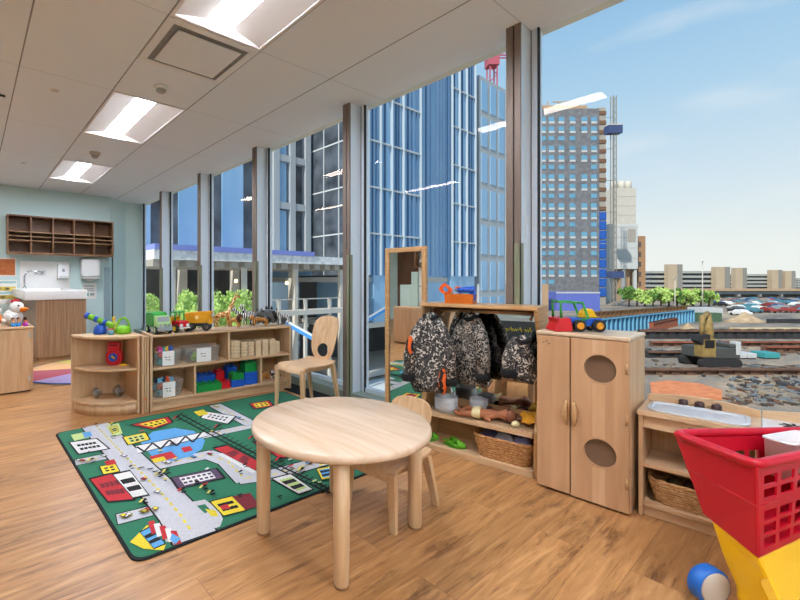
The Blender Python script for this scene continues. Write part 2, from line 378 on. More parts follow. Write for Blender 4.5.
# ceiling lights
def emis(name, col, st):
    m, nt, b = nodes(name); nt.nodes.remove(b); e = nt.nodes.new('ShaderNodeEmission'); e.inputs[0].default_value = lin(col); e.inputs[1].default_value = st
    nt.links.new(e.outputs[0], nt.nodes['Material Output'].inputs[0]); return m
LED = emis('led_diffuser', '#eef3ff', LAMP)
TROF = mat('troffer_white', '#efeae6', 0.5, noise=0.02)
lights_lab = {(0, 2): 'recessed ceiling light nearest the window wall above the toy shelf, cut by the top edge', (0, 3): 'recessed ceiling light between the smoke detector and the sensor, second in its row',
              (0, 4): 'recessed ceiling light closest to the aqua back wall, third in its row'}
for i, (x0, x1) in enumerate(LROWS):
    for j, (y0, y1) in enumerate(LY):
        if (i, j) in LOFF: continue
        lab = lights_lab.get((i, j), 'recessed white ceiling light with a bright centre strip, reflected in the glass or added unseen as room fill')
        r = thing('ceiling_light', lab, 'ceiling light', ((x0 + x1) / 2, (y0 + y1) / 2, CH), group='recessed ceiling lights')
        hx, hy = (x1 - x0) / 2 - 0.004, (y1 - y0) / 2 - 0.004
        mb = MB()
        for a, b_, c, d in ((-hx, -hy, hx, -hy + 0.02), (-hx, hy - 0.02, hx, hy), (-hx, -hy + 0.02, -hx + 0.02, hy - 0.02), (hx - 0.02, -hy + 0.02, hx, hy - 0.02)): mb.bx(a, b_, -0.004, c, d, 0.02, TROF)
        mb.build('frame', r)
        mb = MB()
        for sgn in (-1, 1):
            pr = [(sgn * (hx - 0.02), 0.0), (sgn * hx * 0.7, 0.022), (sgn * 0.088, 0.05)]
            mb.loft([[(p[0], y, p[1]) for p in pr] for y in (-hy + 0.02, hy - 0.02)], TROF, caps=False, closed=False)
        for y in (-hy + 0.02, hy - 0.02): mb.bx(-hx + 0.02, y - 0.004, 0, hx - 0.02, y + 0.004, 0.085, TROF)
        mb.bx(-hx, -hy, 0.085, hx, hy, 0.09, TROF)
        mb.build('reflector', r)
        mb = MB(); mb.bx(-0.085, -hy + 0.03, 0.05, 0.085, hy - 0.03, 0.056, LED)
        mb.build('diffuser', r)
# air diffuser
r = thing('air_vent', 'square white ceiling air vent with a dark slot around its plate', 'ceiling vent', (1.18, 2.69, CH))
mb = MB()
for a, b_, c, d in ((-.3, -.3, .3, -.25), (-.3, .25, .3, .3), (-.3, -.25, -.25, .25), (.25, -.25, .3, .25)): mb.bx(a, b_, -0.006, c, d, 0.0, WHITE)
mb.build('frame', r, bevel=0.003)
mb = MB(); mb.bx(-.25, -.25, -0.0015, .25, .25, -0.0005, mat('vent_slot', '#8b8a88', 0.7, noise=0.2)); mb.build('slot', r)
mb = MB(); mb.bx(-.215, -.215, -0.014, .215, .215, -0.006, WHITE); mb.build('plate', r, bevel=0.004)
# detectors
p = onz(161, 87, CH); r = thing('smoke_detector', 'round white smoke detector on the ceiling tile beside the air vent', 'smoke detector', p)
mb = MB(); mb.lathe([(0.055, 0), (0.055, -0.018), (0.05, -0.022)], WHITE); mb.build('base', r)
mb = MB(); mb.lathe([(0.036, -0.0225), (0.036, -0.035), (0.026, -0.044)], mat('detector_grey', '#b9b5b0', 0.5, noise=0.1)); mb.build('sensor_head', r)
p = onz(95, 152.5, CH); r = thing('smoke_detector', 'pale detector with hanging sensor head between the two far ceiling lights', 'smoke detector', p)
mb = MB(); mb.lathe([(0.06, 0), (0.06, -0.02), (0.05, -0.03)], mat('beige_plastic', '#c9bfb2', 0.5, noise=0.05)); mb.build('base', r)
mb = MB(); mb.lathe([(0.04, -0.03), (0.036, -0.055), (0.02, -0.07)], MATS['detector_grey']); mb.build('sensor_head', r)
p = onz(55, 90.5, CH); mb = MB(); mb.lathe([(0.03, 0), (0.03, -0.004), (0.022, -0.006)], mat('sprinkler_white', '#d8d6d2', 0.5, noise=0.05), c=p)
tag(mb.build('sprinkler_cover'), 'small flat sprinkler cover in the large ceiling tile at upper left', 'sprinkler')
p = onz(24, 163, CH); mb = MB(); mb.lathe([(0.03, 0), (0.03, -0.004), (0.022, -0.006)], MATS['sprinkler_white'], c=p)
tag(mb.build('sprinkler_cover'), 'small flat sprinkler cover near the aqua back wall', 'sprinkler')
p = onz(6, 99, CH); r = thing('projector_bracket', 'small dark-sided white fixture on the ceiling at the left edge', 'ceiling fixture', (p.x - 0.12, p.y, CH))
mb = MB(); mb.bx(-.16, -.1, -0.03, .12, .1, -0.001, WHITE); mb.build('body', r, bevel=0.006)
mb = MB(); mb.bx(-.15, -.104, -0.024, .11, -.1, -0.006, BLACK); mb.build('slot', r)
# ================================================================== OUTSIDE (street level is 8.5 m below the eye)
GZ = -7.5
def aim(px, D): return atd(px, HOR, D)
def zat(py, D): return EYE + (HOR - py) / F * D
EARTH = mat('site_earth', '#857a6e', 0.95, nscale=0.22, col2='#5d5650', bump=0.0)
m, nt, b = nodes('asphalt_and_dirt'); N = nt.nodes.new; L = nt.links.new
tc = N('ShaderNodeTexCoord'); n1 = N('ShaderNodeTexNoise'); n1.inputs['Scale'].default_value = 0.09; n1.inputs['Detail'].default_value = 9; n1.inputs['Roughness'].default_value = 0.7
mp = N('ShaderNodeMapping'); mp.inputs['Rotation'].default_value = (0, 0, YAW); mp.inputs['Scale'].default_value = (0.6, 2.4, 1)
L(tc.outputs['Object'], mp.inputs[0]); L(mp.outputs[0], n1.inputs['Vector'])
cr = N('ShaderNodeValToRGB'); e = cr.color_ramp.elements; e[0].position, e[0].color = 0.32, lin('#5a5652'); e[1].position, e[1].color = 0.72, lin('#c4b8a6')
q = e.new(0.5); q.color = lin('#8c8378'); q = e.new(0.6); q.color = lin('#a8937c')
L(n1.outputs[0], cr.inputs[0]); L(cr.outputs[0], b.inputs['Base Color']); b.inputs['Roughness'].default_value = 0.95
bp = N('ShaderNodeBump'); bp.inputs['Strength'].default_value = 0.6; bp.inputs['Distance'].default_value = 0.5; L(n1.outputs[0], bp.inputs['Height']); L(bp.outputs[0], b.inputs['Normal'])
SITE = m
mb = MB(); mb.bx(6, -500, GZ - 1, 1200, 1200, GZ, SITE); o = struct('ground', mb)
PAVE = mat('pale_pavement', '#cfd8dc', 0.8, noise=0.15, nscale=0.5)
mb = MB(); mb.bx(6, 13.5, GZ, 48, 24.9, GZ + 0.06, PAVE); mb.bx(6, 24.9, GZ, 8, 60, GZ + 0.06, PAVE); struct('pavement', mb)

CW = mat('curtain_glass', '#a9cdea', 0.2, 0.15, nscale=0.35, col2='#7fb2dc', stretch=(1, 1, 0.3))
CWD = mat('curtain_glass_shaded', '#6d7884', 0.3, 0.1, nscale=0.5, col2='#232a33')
FIN = mat('fin_light', '#c4d6e4', 0.4, 0.2, noise=0.1); FIND = mat('fin_dark', '#5b7fa6', 0.5, 0.2, noise=0.1); SPAN = mat('spandrel_white', '#cfd6d8', 0.5, noise=0.05)
CONC = mat('pale_concrete', '#cbc7be', 0.85, noise=0.12, nscale=0.6); CONCD = mat('grey_concrete', '#a8a49c', 0.85, noise=0.15, nscale=0.4)
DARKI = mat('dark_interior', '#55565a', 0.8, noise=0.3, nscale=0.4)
FRW = mat('frame_grey_white', '#b4bcc1', 0.6, noise=0.05)
tw = thing('glass_tower', 'blue glass curtain-wall tower across the street, filling the windows left of the mirror', 'building', (25, 25, GZ))
TZ0, TZ1 = 9.0, 42.0                                       # curtain wall, heights above street
mb = MB(); mb.bx(0, 0.25, TZ0, 2.2, 20, TZ1, CW); mb.bx(2.2, 0.25, 4.9, 8.6, 20, TZ1, CW); mb.bx(8.6, 0.75, 4.9, 13.8, 20, TZ1, CW); mb.bx(13.8, 0.25, 1, 18.4, 20, TZ1, CW)
mb.build('curtain_wall', tw)
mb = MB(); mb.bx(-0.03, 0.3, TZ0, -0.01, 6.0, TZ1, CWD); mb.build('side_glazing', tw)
def rep(parent, name, first, spots):
    """first copy placed at spots[0], the rest are copies sharing its mesh"""
    first.location = spots[0]
    for s_ in spots[1:]:
        o = first.copy(); o.location = s_; COL.objects.link(o)
    return first
mb = MB(); mb.bx(-0.04, -0.06, 0, 0.04, 0.3, TZ1 - TZ0, FIN)
f1 = mb.build('light_fin', tw)
rep(tw, 'light_fin', f1, [(x, 0, TZ0) for x in (0.05, 1.35, 2.9, 4.4, 6.0, 8.55, 13.85, 15.2, 16.6, 18.3)])
mb = MB(); mb.bx(-0.045, 0.1, 0, 0.045, 0.3, TZ1 - TZ0, FIND)
f1 = mb.build('dark_fin', tw)
rep(tw, 'dark_fin', f1, [(x, 0, TZ0) for x in (0.7, 2.0, 2.5, 3.6, 5.1, 5.5, 6.8, 7.4, 8.1, 9.6, 10.4, 11.6, 12.6, 13.4, 14.4, 15.9, 17.2, 17.8)])
mb = MB(); mb.bx(0, 0.05, -0.07, 8.6, 0.3, 0.07, SPAN)
f1 = mb.build('floor_line', tw); rep(tw, 'floor_line', f1, [(0, 0, GZ * -1 + 1.1 + 4 * k_) for k_ in range(1, 8)])
mb = MB(); mb.bx(13.8, 0.05, -0.07, 18.4, 0.3, 0.07, SPAN); f1 = mb.build('floor_line', tw); rep(tw, 'floor_line', f1, [(0, 0, GZ * -1 + 1.1 + 4 * k_) for k_ in range(1, 8)])
mb = MB(); mb.bx(-0.06, 0, -0.06, 0.1, 6, 0.06, SPAN); f1 = mb.build('side_floor_line', tw)
rep(tw, 'side_floor_line', f1, [(0, 0.2, 8.6 + 4 * k_) for k_ in range(1, 8)])
mb = MB(); mb.bx(-0.08, 0, 0, 0.1, 0.12, TZ1 - TZ0, FRW); f1 = mb.build('side_post', tw); rep(tw, 'side_post', f1, [(0, y, TZ0) for y in (0.25, 2.2, 4.2)])
# lower storeys under the curtain wall: slabs and columns
mb = MB()
for z in (0.1, 4.4, 8.4): mb.bx(0, 0.6, z, 18, 20, z + 0.45, CONC)
mb.build('floor_slab', tw)
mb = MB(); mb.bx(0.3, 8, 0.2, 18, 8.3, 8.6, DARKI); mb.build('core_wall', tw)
mb = MB(); mb.bx(-0.3, -0.3, 0, 0.3, 0.3, 8.5, CONC); f1 = mb.build('column', tw); rep(tw, 'column', f1, [(x, 1.0, 0) for x in (0.8, 5.4, 10, 14.6)])
# wing framed with broad pale grid (right end of the tower)
gw = thing('grid_wing', 'grid-framed wing with tall blue windows at the right end of the glass tower', 'building', (44.2, 25, GZ))
mb = MB(); mb.bx(0, 0.15, 0, 6.0, 14, 31.5, FRW); mb.build('frame', gw)
mb = MB(); mb.bx(-.62, -0.02, 0, .62, 0.2, 3.3, CW); f1 = mb.build('window', gw)
rep(gw, 'window', f1, [(1.05 + 1.95 * i, 0.1, 3.4 + 4.05 * j) for j in range(7) for i in range(3)])
# stepped wing left of the tower with pale square grid
sw = thing('stepped_wing', 'dark stepped office wing with a pale window grid above the white canopy', 'building', (7.6, 31, GZ))
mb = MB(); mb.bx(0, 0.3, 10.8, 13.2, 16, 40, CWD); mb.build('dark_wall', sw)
mb = MB()
for x in (13.2, 14.95, 16.7): mb.bx(x - 0.3, -0.3, 10.8, x + 0.3, 0.3, 40, FRW)
for z in (10.9, 15.2, 19.4, 23.6, 27.8, 32): mb.bx(13.2, -0.25, z - 0.3, 17, 0.3, z + 0.3, FRW)
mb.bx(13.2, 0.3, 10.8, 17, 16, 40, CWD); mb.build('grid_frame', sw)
mb = MB(); mb.bx(-0.55, 0, 0, 0.55, 0.12, 3.6, CW); f1 = mb.build('window', sw)
rep(sw, 'window', f1, [(13.95, 0.1, z + 0.3) for z in (10.9, 15.2, 19.4, 23.6, 27.8)])
mb = MB(); mb.bx(0, 0.1, 10.8, 1.9, 0.3, 40, CW); f1 = mb.build('blue_glazing', sw); rep(sw, 'g', f1, [(0.6, 0, 0), (4.6, 0, 0), (8.2, 0, 0)])
mb = MB()
for z in (0.1, 4.2): mb.bx(0, 0, z, 17, 12, z + 0.4, CONC)
mb.build('floor_slab', sw)
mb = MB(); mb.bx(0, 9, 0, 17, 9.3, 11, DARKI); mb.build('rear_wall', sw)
mb = MB(); mb.bx(-0.3, -0.3, 0, 0.3, 0.3, 10.4, CONC); f1 = mb.build('column', sw); rep(sw, 'column', f1, [(x, 0.5, 0) for x in (0.5, 5, 9.5, 15.5)])
# canopy over the pavement
cn = thing('canopy', 'long white canopy with a blue top edge spanning the building front', 'canopy', (8, 24, GZ))
CANW = mat('canopy_white', '#f4f6f8', 0.7, nscale=3, col2='#c3c8cc'); CANB = mat('canopy_blue', '#8292dc', 0.6, noise=0.1)
mb = MB(); mb.bx(0, 0, 9.75, 15.5, 6.9, 10.3, CANW); mb.build('deck', cn)
mb = MB(); mb.bx(0, -0.1, 10.3, 11.5, 6.9, 10.62, CANB); mb.build('blue_edge', cn)
mb = MB()
for q in range(16): mb.bx(q * 0.98, 0.2, 9.35, q * 0.98 + 0.5, 6.8, 9.75, CONCD)
mb.build('underside_beams', cn)
mb = MB(); mb.bx(-0.15, -0.15, 0, 0.15, 0.15, 9.4, CONC); f1 = mb.build('post', cn); rep(cn, 'post', f1, [(x, 0.5, 0) for x in (1.2, 6.0, 10.2, 14.6)])
# pedestrian deck and blue ramp seen behind the chair
mb = MB(); mb.bx(9, 22.8, 6.2, 22.5, 24, 6.5, CONC)
for q in range(7): mb.bx(9 + q * 2.2, 22.85, 0, 9.2 + q * 2.2, 23.05, 7.3, CONC)
mb.bx(9, 22.85, 7.25, 22.5, 22.93, 7.32, CONC)
o = mb.build('walkway_deck'); o.location = (0, 0, GZ); tag(o, 'pale concrete walkway deck with posts and rail under the white canopy', 'walkway')
BLUW = mat('sheet_blue', '#3f8fd8', 0.6, noise=0.15, nscale=0.6); LBLUE = mat('pale_blue', '#a9cbe0', 0.6, noise=0.15, nscale=1)
def ramp(name, a, b_, wd, th, mt, lab, cat):
    a, b_ = Vector(a), Vector(b_); d = b_ - a
    M = Matrix.Translation(a) @ d.to_track_quat('X', 'Z').to_matrix().to_4x4()
    mb = MB(); mb.bx(0, -wd / 2, 0, d.length, wd / 2, th, mt, M); mb.bx(0, -wd / 2, th, d.length, -wd / 2 + 0.06, th + 0.12, SPAN, M)
    return tag(mb.build(name), lab, cat)
ramp('site_ramp', atd(286, 325, 25), atd(318, 343, 24), 0.22, 0.2, BLUW, 'blue ramp descending behind the maple chair by the window', 'ramp')
ramp('site_ramp', atd(366, 322, 33), atd(396, 304, 35), 0.3, 0.22, BLUW, 'blue ramp rising just left of the tall mirror', 'ramp')
for i, (px, py, D) in enumerate([(287, 283, 30), (243, 277, 30), (236, 281, 31), (293, 312, 31), (306, 312, 32), (300, 313, 32)]):
    p = atd(px, py, D); mb = MB(); mb.ell(p, 0.13, emis('lamp_glow', '#ffcf8a', 6) if 'lamp_glow' not in bpy.data.materials else bpy.data.materials['lamp_glow'])
    mb.cyl(p + Vector((0, 0, 0.1)), p + Vector((0, 0, 0.5)), 0.03, GREY, 8)
    tag(mb.build('work_lamp'), 'small warm work lamp glowing in the dark storey under the white canopy', 'lamp', 'warm lamps under the canopy')

# grey brick tower
GBR = mat('grey_brick', '#7f8289', 0.85, nscale=0.8, col2='#64676d'); WINB = mat('tower_window', '#5f99bd', 0.2, 0.3, nscale=0.2, col2='#79b2cf'); PANW = mat('panel_white', '#c4c8ca', 0.7, noise=0.1)
D0 = 150
pl, pr = aim(528, D0), aim(600, D0)
rz = -YAW; Wd = (pr - pl).length
HT = zat(108, D0) - GZ
gt = thing('brick_tower', 'tall grey brick apartment tower with rows of windows seen right of the window post', 'building', (pl.x, pl.y, GZ), rz)
mb = MB(); mb.bx(0, 0.4, 0, Wd, 16, HT, GBR); mb.build('wall', gt)
TAN = mat('tan_parapet', '#b79a7c', 0.8, noise=0.12, nscale=0.5)
mb = MB(); mb.bx(1, 1.5, HT, Wd * 0.86, 10, HT + 1.6, TAN)  # tan roof band imitates a ceiling light's reflection in the glass
for x in (8, 12, 16, 19): mb.bx(x, 2, HT + 1.6, x + 0.3, 2.3, HT + 3.2, TAN)
mb.bx(10, 2, HT + 2.9, 20, 2.3, HT + 3.2, TAN); mb.build('roof_reflection', gt)
cols = [(540 + v) for v in (3.5, 12, 22, 33, 45, 54.5)]
mbw = MB(); mbw.bx(-1.0, 0.3, 0, 1.0, 0.5, 1.55, WINB); wdw = mbw.build('window', gt)
mbp = MB(); mbp.bx(-1.0, 0.3, 0, 1.0, 0.48, 0.75, PANW); pnl = mbp.build('white_panel', gt)
ws_, ps_ = [], []
fl = HT / 20.5
for r_ in range(1, 19):
    for c_, cxp in enumerate(cols):
        x = (aim(cxp, D0) - pl).length
        if c_ != 4 or r_ % 3: ws_.append((x, 0, HT - fl * (r_ + 0.35)))
        if (r_ * 7 + c_ * 3) % 3: ps_.append((x + (0.1 if c_ % 2 else 0), 0, HT - fl * (r_ + 0.35) - 0.78))
rep(gt, 'window', wdw, ws_[:99]); rep(gt, 'panel', pnl, ps_[:90])
# its unfinished edge with open floors and blue netting
NET = mat('blue_netting', '#2563c4', 0.7, nscale=1.5, col2='#184a99')
mb = MB(); mb.bx(Wd, 0.8, 0, Wd + 2.6, 12, HT + 0.5, CONCD); mb.build('open_bay', gt)
mb = MB(); mb.bx(Wd + 0.1, 0.5, 0, Wd + 2.6, 0.85, fl - 0.5, NET); f1 = mb.build('netting', gt); rep(gt, 'n', f1, [(0, 0, 3 + fl * k_) for k_ in range(0, 9)])
mb = MB(); mb.bx(Wd + 0.1, 0.5, 0, Wd + 2.6, 0.85, 1.3, mat('brown_board', '#7b5c48', 0.8, noise=0.2)); f1 = mb.build('edge_board', gt); rep(gt, 'n', f1, [(0, 0, 3 + fl * k_) for k_ in range(9, 20)])
mb = MB(); mb.bx(5, 6, HT + 1.6, 6, 7, HT + 3, DARKI); mb.build('roof_vent', gt)
# hoist mast
STL = mat('mast_steel', '#a3a097', 0.5, 0.4, noise=0.1)
p = aim(613.5, 140)
hm = thing('hoist_mast', 'construction hoist mast with a blue cab beside the grey brick tower', 'hoist', (p.x, p.y, GZ), rz)
MH = zat(96, 140) - GZ
mb = MB()
for sx in (-.55, .55):
    for sy in (-.55, .55): mb.bx(sx - .1, sy - .1, 0, sx + .1, sy + .1, MH, STL)
for k_ in range(int(MH / 1.1)):
    z = k_ * 1.1; s_ = 1 if k_ % 2 else -1
    mb.tube([(-.55 * s_, -.55, z), (.55 * s_, -.55, z + 1.1)], 0.07, STL, 4); mb.tube([(-.55, -.55, z), (.55, -.55, z)], 0.06, STL, 4)
mb.build('mast', hm)
CABB = mat('cab_blue', '#3d4f7c', 0.6, noise=0.15)
mb = MB(); z = zat(134, 140) - GZ; mb.bx(-2.4, -1.2, z, 2.2, 1.2, z + 2.6, CABB); mb.bx(-2.4, -1.25, z + 2.6, 2.2, 1.25, z + 2.9, CONC); mb.build('upper_cab', hm)
mb = MB(); z = zat(278, 140) - GZ; mb.bx(-1.6, -1.2, z, 2.6, 1.2, z + 2.2, CABB); mb.build('lower_cab', hm)
mb = MB()
for k_ in range(5): mb.tube([(-4.0, 0.5, MH * (0.3 + 0.15 * k_)), (0, 0, MH * (0.3 + 0.15 * k_))], 0.08, STL, 4)
mb.build('wall_tie', hm)
# concrete stair tower with three caps, white building on stilts, tan slab
D1 = 190; p0, p1 = aim(614, D1), aim(636, D1); W1 = (p1 - p0).length
ct = thing('concrete_tower', 'bare concrete tower with three rounded caps behind the hoist mast', 'building', (p0.x, p0.y, GZ), rz)
H1 = zat(188, D1) - GZ
mb = MB(); mb.bx(0, 0, 0, W1, 12, H1, CONC); mb.build('shaft', ct)
mb = MB(); mb.cyl((0, 3, 0), (0, 3, 4), W1 * 0.15, CONC, 14); f1 = mb.build('cap', ct); rep(ct, 'cap', f1, [(W1 * q, 0, H1 - 0.4) for q in (0.2, 0.55, 0.85)])
mb = MB()
for k_ in range(12): mb.bx(0, -0.05, k_ * 4.2, W1, 0, k_ * 4.2 + 0.15, CONCD)
mb.build('pour_line', ct)
D2 = 175; p0, p1 = aim(609, D2), aim(638, D2); W2 = (p1 - p0).length; H2 = zat(224, D2) - GZ; Hs = zat(269, D2) - GZ
WB = mat('white_cladding', '#c6cacb', 0.7, noise=0.06, nscale=0.4)
wb_ = thing('white_building', 'pale white building raised on columns in front of the concrete tower', 'building', (p0.x, p0.y, GZ), rz)
mb = MB(); mb.bx(0, 0, Hs, W2, 12, H2, WB); mb.build('body', wb_, bevel=0.1)
mb = MB(); mb.bx(W2 * 0.64, -0.06, H2 - 7.5, W2 * 0.92, 0.1, H2 - 2, CONCD); mb.build('louvre_panel', wb_)
mb = MB()
for k_ in range(1, 5): mb.bx(0, -0.04, Hs + k_ * 4.3, W2, 0.02, Hs + k_ * 4.3 + 0.15, CONCD)
mb.build('cladding_joint', wb_)
mb = MB(); mb.bx(-.5, 0.5, 0, .5, 1.5, Hs, WB); f1 = mb.build('column', wb_); rep(wb_, 'c', f1, [(x, 0, 0) for x in (0.6, W2 * 0.55, W2 - 0.6)])
mb = MB(); mb.bx(W2 * 0.6, 3, 0, W2 * 0.9, 8, Hs, TAN); mb.build('stair_core', wb_)
p0, p1 = aim(638.5, 180), aim(645.5, 180); mb = MB(); W3 = (p1 - p0).length; H3 = zat(236, 180) - GZ
BRK = mat('tan_brick', '#a98463', 0.85, noise=0.12, nscale=0.5)
mb.bx(0, 0, 0, W3, 10, H3, BRK)
for k_ in range(5): mb.bx(W3 * 0.05, -0.08, 6 + k_ * 4.2, W3 * 0.35, 0.1, 8.2 + k_ * 4.2, DARKI)
o = mb.build('brick_slab'); o.location = (p0.x, p0.y, GZ); o.rotation_euler = (0, 0, rz); tag(o, 'narrow tan brick building right of the white building on columns', 'building')
# distant parking garages with stair towers
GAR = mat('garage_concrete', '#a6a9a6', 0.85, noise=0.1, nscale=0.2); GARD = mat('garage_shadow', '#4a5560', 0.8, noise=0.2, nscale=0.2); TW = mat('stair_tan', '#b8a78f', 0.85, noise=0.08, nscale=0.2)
def garage(px0, px1, ytop, D, lab, towers):
    a, b_ = aim(px0, D), aim(px1, D); Wg = (b_ - a).length; H = zat(ytop, D) - GZ
    r = thing('parking_garage', lab, 'building', (a.x, a.y, GZ), rz)
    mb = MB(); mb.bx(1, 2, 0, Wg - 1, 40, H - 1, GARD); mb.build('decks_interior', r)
    nfl = 4; mb = MB(); mb.bx(0, 0, 0, Wg, 40, 1.8, GAR); f1 = mb.build('parapet_band', r); rep(r, 'b', f1, [(0, 0, H - 1.8 - k_ * (H - 2) / nfl) for k_ in range(nfl)])
    for tx0, tx1, ty in towers:
        x0 = (aim(tx0, D) - a).length * (1 if tx0 >= px0 else -1); x1 = (aim(tx1, D) - a).length
        mb = MB(); mb.bx(x0, -4, 0, x1, -0.1, zat(ty, D) - GZ, TW); mb.bx(x0 + (x1 - x0) * 0.62, -4.1, 0, x1, -4, zat(ty, D) - GZ, mat('stair_shade', '#8b8a85', 0.85, noise=0.1))  # grey right part is the tower's shaded side, put into its colour
        mb.build('stair_tower', r)
garage(652, 722, 271, 330, 'long grey parking garage with tan stair towers, nearest the white building', [(664, 678, 264.5), (711, 725, 267)])
garage(728, 796, 274, 360, 'farther grey parking garage with low tan stair towers toward the right edge', [(731, 742, 268), (767, 777, 270), (780, 790, 271)])
garage(798, 850, 278, 380, 'low grey parking garage cut by the right edge of the view', [(806, 815, 275)])
# flat grey hall and blue hoarding at the brick tower's foot
p0, p1 = aim(556, 120), aim(600, 120); mb = MB(); mb.bx(0, 0, 0, (p1 - p0).length, 6, zat(292, 120) - GZ, mat('hoarding_blue', '#6272c6', 0.7, noise=0.08, nscale=0.5))
mb.bx(0, -0.1, zat(292, 120) - GZ - 0.4, (p1 - p0).length, 0, zat(292, 120) - GZ, PANW)
o = mb.build('blue_hoarding'); o.location = (p0.x, p0.y, GZ); o.rotation_euler = (0, 0, rz); tag(o, 'lavender blue site hoarding at the foot of the grey brick tower', 'hoarding')
p0, p1 = aim(541, 118), aim(556, 118); mb = MB(); mb.bx(0, 0, 0, (p1 - p0).length * 0.5, 5, zat(284, 118) - GZ, TAN)
o = mb.build('site_hut'); o.location = (p0.x, p0.y, GZ); o.rotation_euler = (0, 0, rz); tag(o, 'tan site hut beside the lavender blue hoarding', 'hut')
# road bridge
p0, p1 = aim(698, 210), aim(900, 210); Wb = (p1 - p0).length
rb = thing('road_bridge', 'long low road bridge with a tan parapet crossing in front of the garages', 'bridge', (p0.x, p0.y, GZ), rz)
zd = zat(289, 210) - GZ
mb = MB(); mb.bx(-20, 0, zd - 1.0, Wb, 14, zd, TAN); mb.build('parapet', rb)
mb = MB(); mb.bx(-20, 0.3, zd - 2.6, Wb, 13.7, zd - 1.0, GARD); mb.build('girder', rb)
mb = MB(); mb.bx(-.6, 3, 0, .6, 11, zd - 2.6, CONC); f1 = mb.build('pier', rb); rep(rb, 'p', f1, [(x, 0, 0) for x in range(0, 100, 11)])
mb = MB(); mb.bx(Wb, 0, 0, Wb, 0, 0.1, TAN); mb.bm.free()
# tower crane behind the glass tower
CRR = mat('crane_red', '#b8596b', 0.6, noise=0.1)
p = atd(492, HOR, 95)
tc_ = thing('tower_crane', 'red tower crane standing behind the roof of the glass tower', 'crane', (p.x, p.y, GZ), rz)
CHh = zat(57, 95) - GZ
mb = MB()
for sx in (-.8, .8):
    for sy in (-.8, .8): mb.bx(sx - .12, sy - .12, 0, sx + .12, sy + .12, CHh, CRR)
for k_ in range(int(CHh / 1.6)):
    s_ = 1 if k_ % 2 else -1; mb.tube([(-.8 * s_, -.8, k_ * 1.6), (.8 * s_, -.8, k_ * 1.6 + 1.6)], 0.1, CRR, 4)
mb.build('mast', tc_)
mb = MB()
for zz, yy in ((0, -.6), (0, .6), (1.3, 0)): mb.bx(-8, yy - .12, CHh + zz, 7, yy + .12, CHh + zz + .24, CRR)
for k_ in range(9): mb.tube([(-8 + k_ * 1.5, -.6, CHh + .1), (-8 + k_ * 1.5 + .75, 0, CHh + 1.4), (-8 + k_ * 1.5 + 1.5, -.6, CHh + .1)], 0.08, CRR, 4)
mb.build('jib', tc_)
mb = MB(); mb.bx(-1.2, -1.2, CHh - 2.2, 1.2, 1.2, CHh, CRR); mb.build('operator_cab', tc_)

# trees: trunk plus leafy crown of small leaf cards in clumps
def leafmat(name, c1, c2): return mat(name, c1, 0.8, nscale=3.0, col2=c2)
LF1 = leafmat('leaf_bright', '#cfe68c', '#93bd58'); LF2 = leafmat('leaf_mid', '#6e9a45', '#3f6b2c'); BARK = mat('bark', '#5a4a3a', 0.9, noise=0.3)
def tree(p, top, rad, lab, grp, m, n=900, leaf=0.16, seed=1):
    rnd = random.Random(seed); H = top - GZ
    r = thing('street_tree', lab, 'tree', (p.x, p.y, GZ), group=grp)
    mb = MB(); mb.tube([(0, 0, 0), (0.05, 0, H * 0.4), (0, 0.05, H * 0.85)], [rad * 0.12, rad * 0.09, rad * 0.03], BARK, 8)
    for q in range(5):
        a = q * 1.26; mb.tube([(0, 0, H - 2 * rad + q * 0.1 * rad), (math.cos(a) * rad * .6, math.sin(a) * rad * .6, H - rad)], [rad * .05, rad * .02], BARK, 6)
    mb.build('trunk', r)
    mb = MB(); cl = [(rnd.gauss(0, .45) * rad, rnd.gauss(0, .45) * rad, H - rad + rnd.uniform(-.9, .55) * rad) for _ in range(16)]
    for _ in range(n):
        c = rnd.choice(cl); d = Vector((rnd.gauss(0, 1), rnd.gauss(0, 1), rnd.gauss(0, 1))).normalized() * rad * 0.42 * rnd.random() ** .4
        c = Vector(c) + d
        if c.z > H: c.z = H - rnd.random() * 0.3
        R = Euler((rnd.uniform(0, 6), rnd.uniform(0, 6), rnd.uniform(0, 6))).to_matrix(); s_ = leaf * rnd.uniform(.6, 1.3)
        mb.flat([c + R @ Vector(v) * s_ for v in ((-1, 0, 0), (0, -.5, .15), (1, 0, 0), (0, .5, .15))], m)
    mb.build('foliage', r)
for i, (px, py, D, rad) in enumerate([(153, 292, 19, .75), (186, 286, 18, .95), (203, 298, 15, .6), (234, 285, 17.5, 1.0)]):
    tree(atd(px, HOR, D), zat(py, D), rad, ['sunlit young street tree in the window gap nearest the aqua column', 'sunlit street tree behind the green toy truck', 'sunlit street tree behind the yellow dump truck', 'sunlit street tree behind the giraffe'][i], 'street trees below the windows', LF1, 2600, 0.085, i)
for i in range(11):
    px = 629 + i * 8.0; D = 140
    _o = [623, 628, 634, 641, 648, 655, 661, 668, 674, 681, 688, 695, 702, 709, 652, 645]
    tree(aim(px, D), zat(285.5 + (i * 5) % 4 + (2 if px > 680 else 0), D), 2.1 + (i % 3) * 0.2, 'leafy green tree in the row before the white building and the garages', 'distant trees', LF1 if i % 3 else LF2, 520, 0.55, 40 + i)

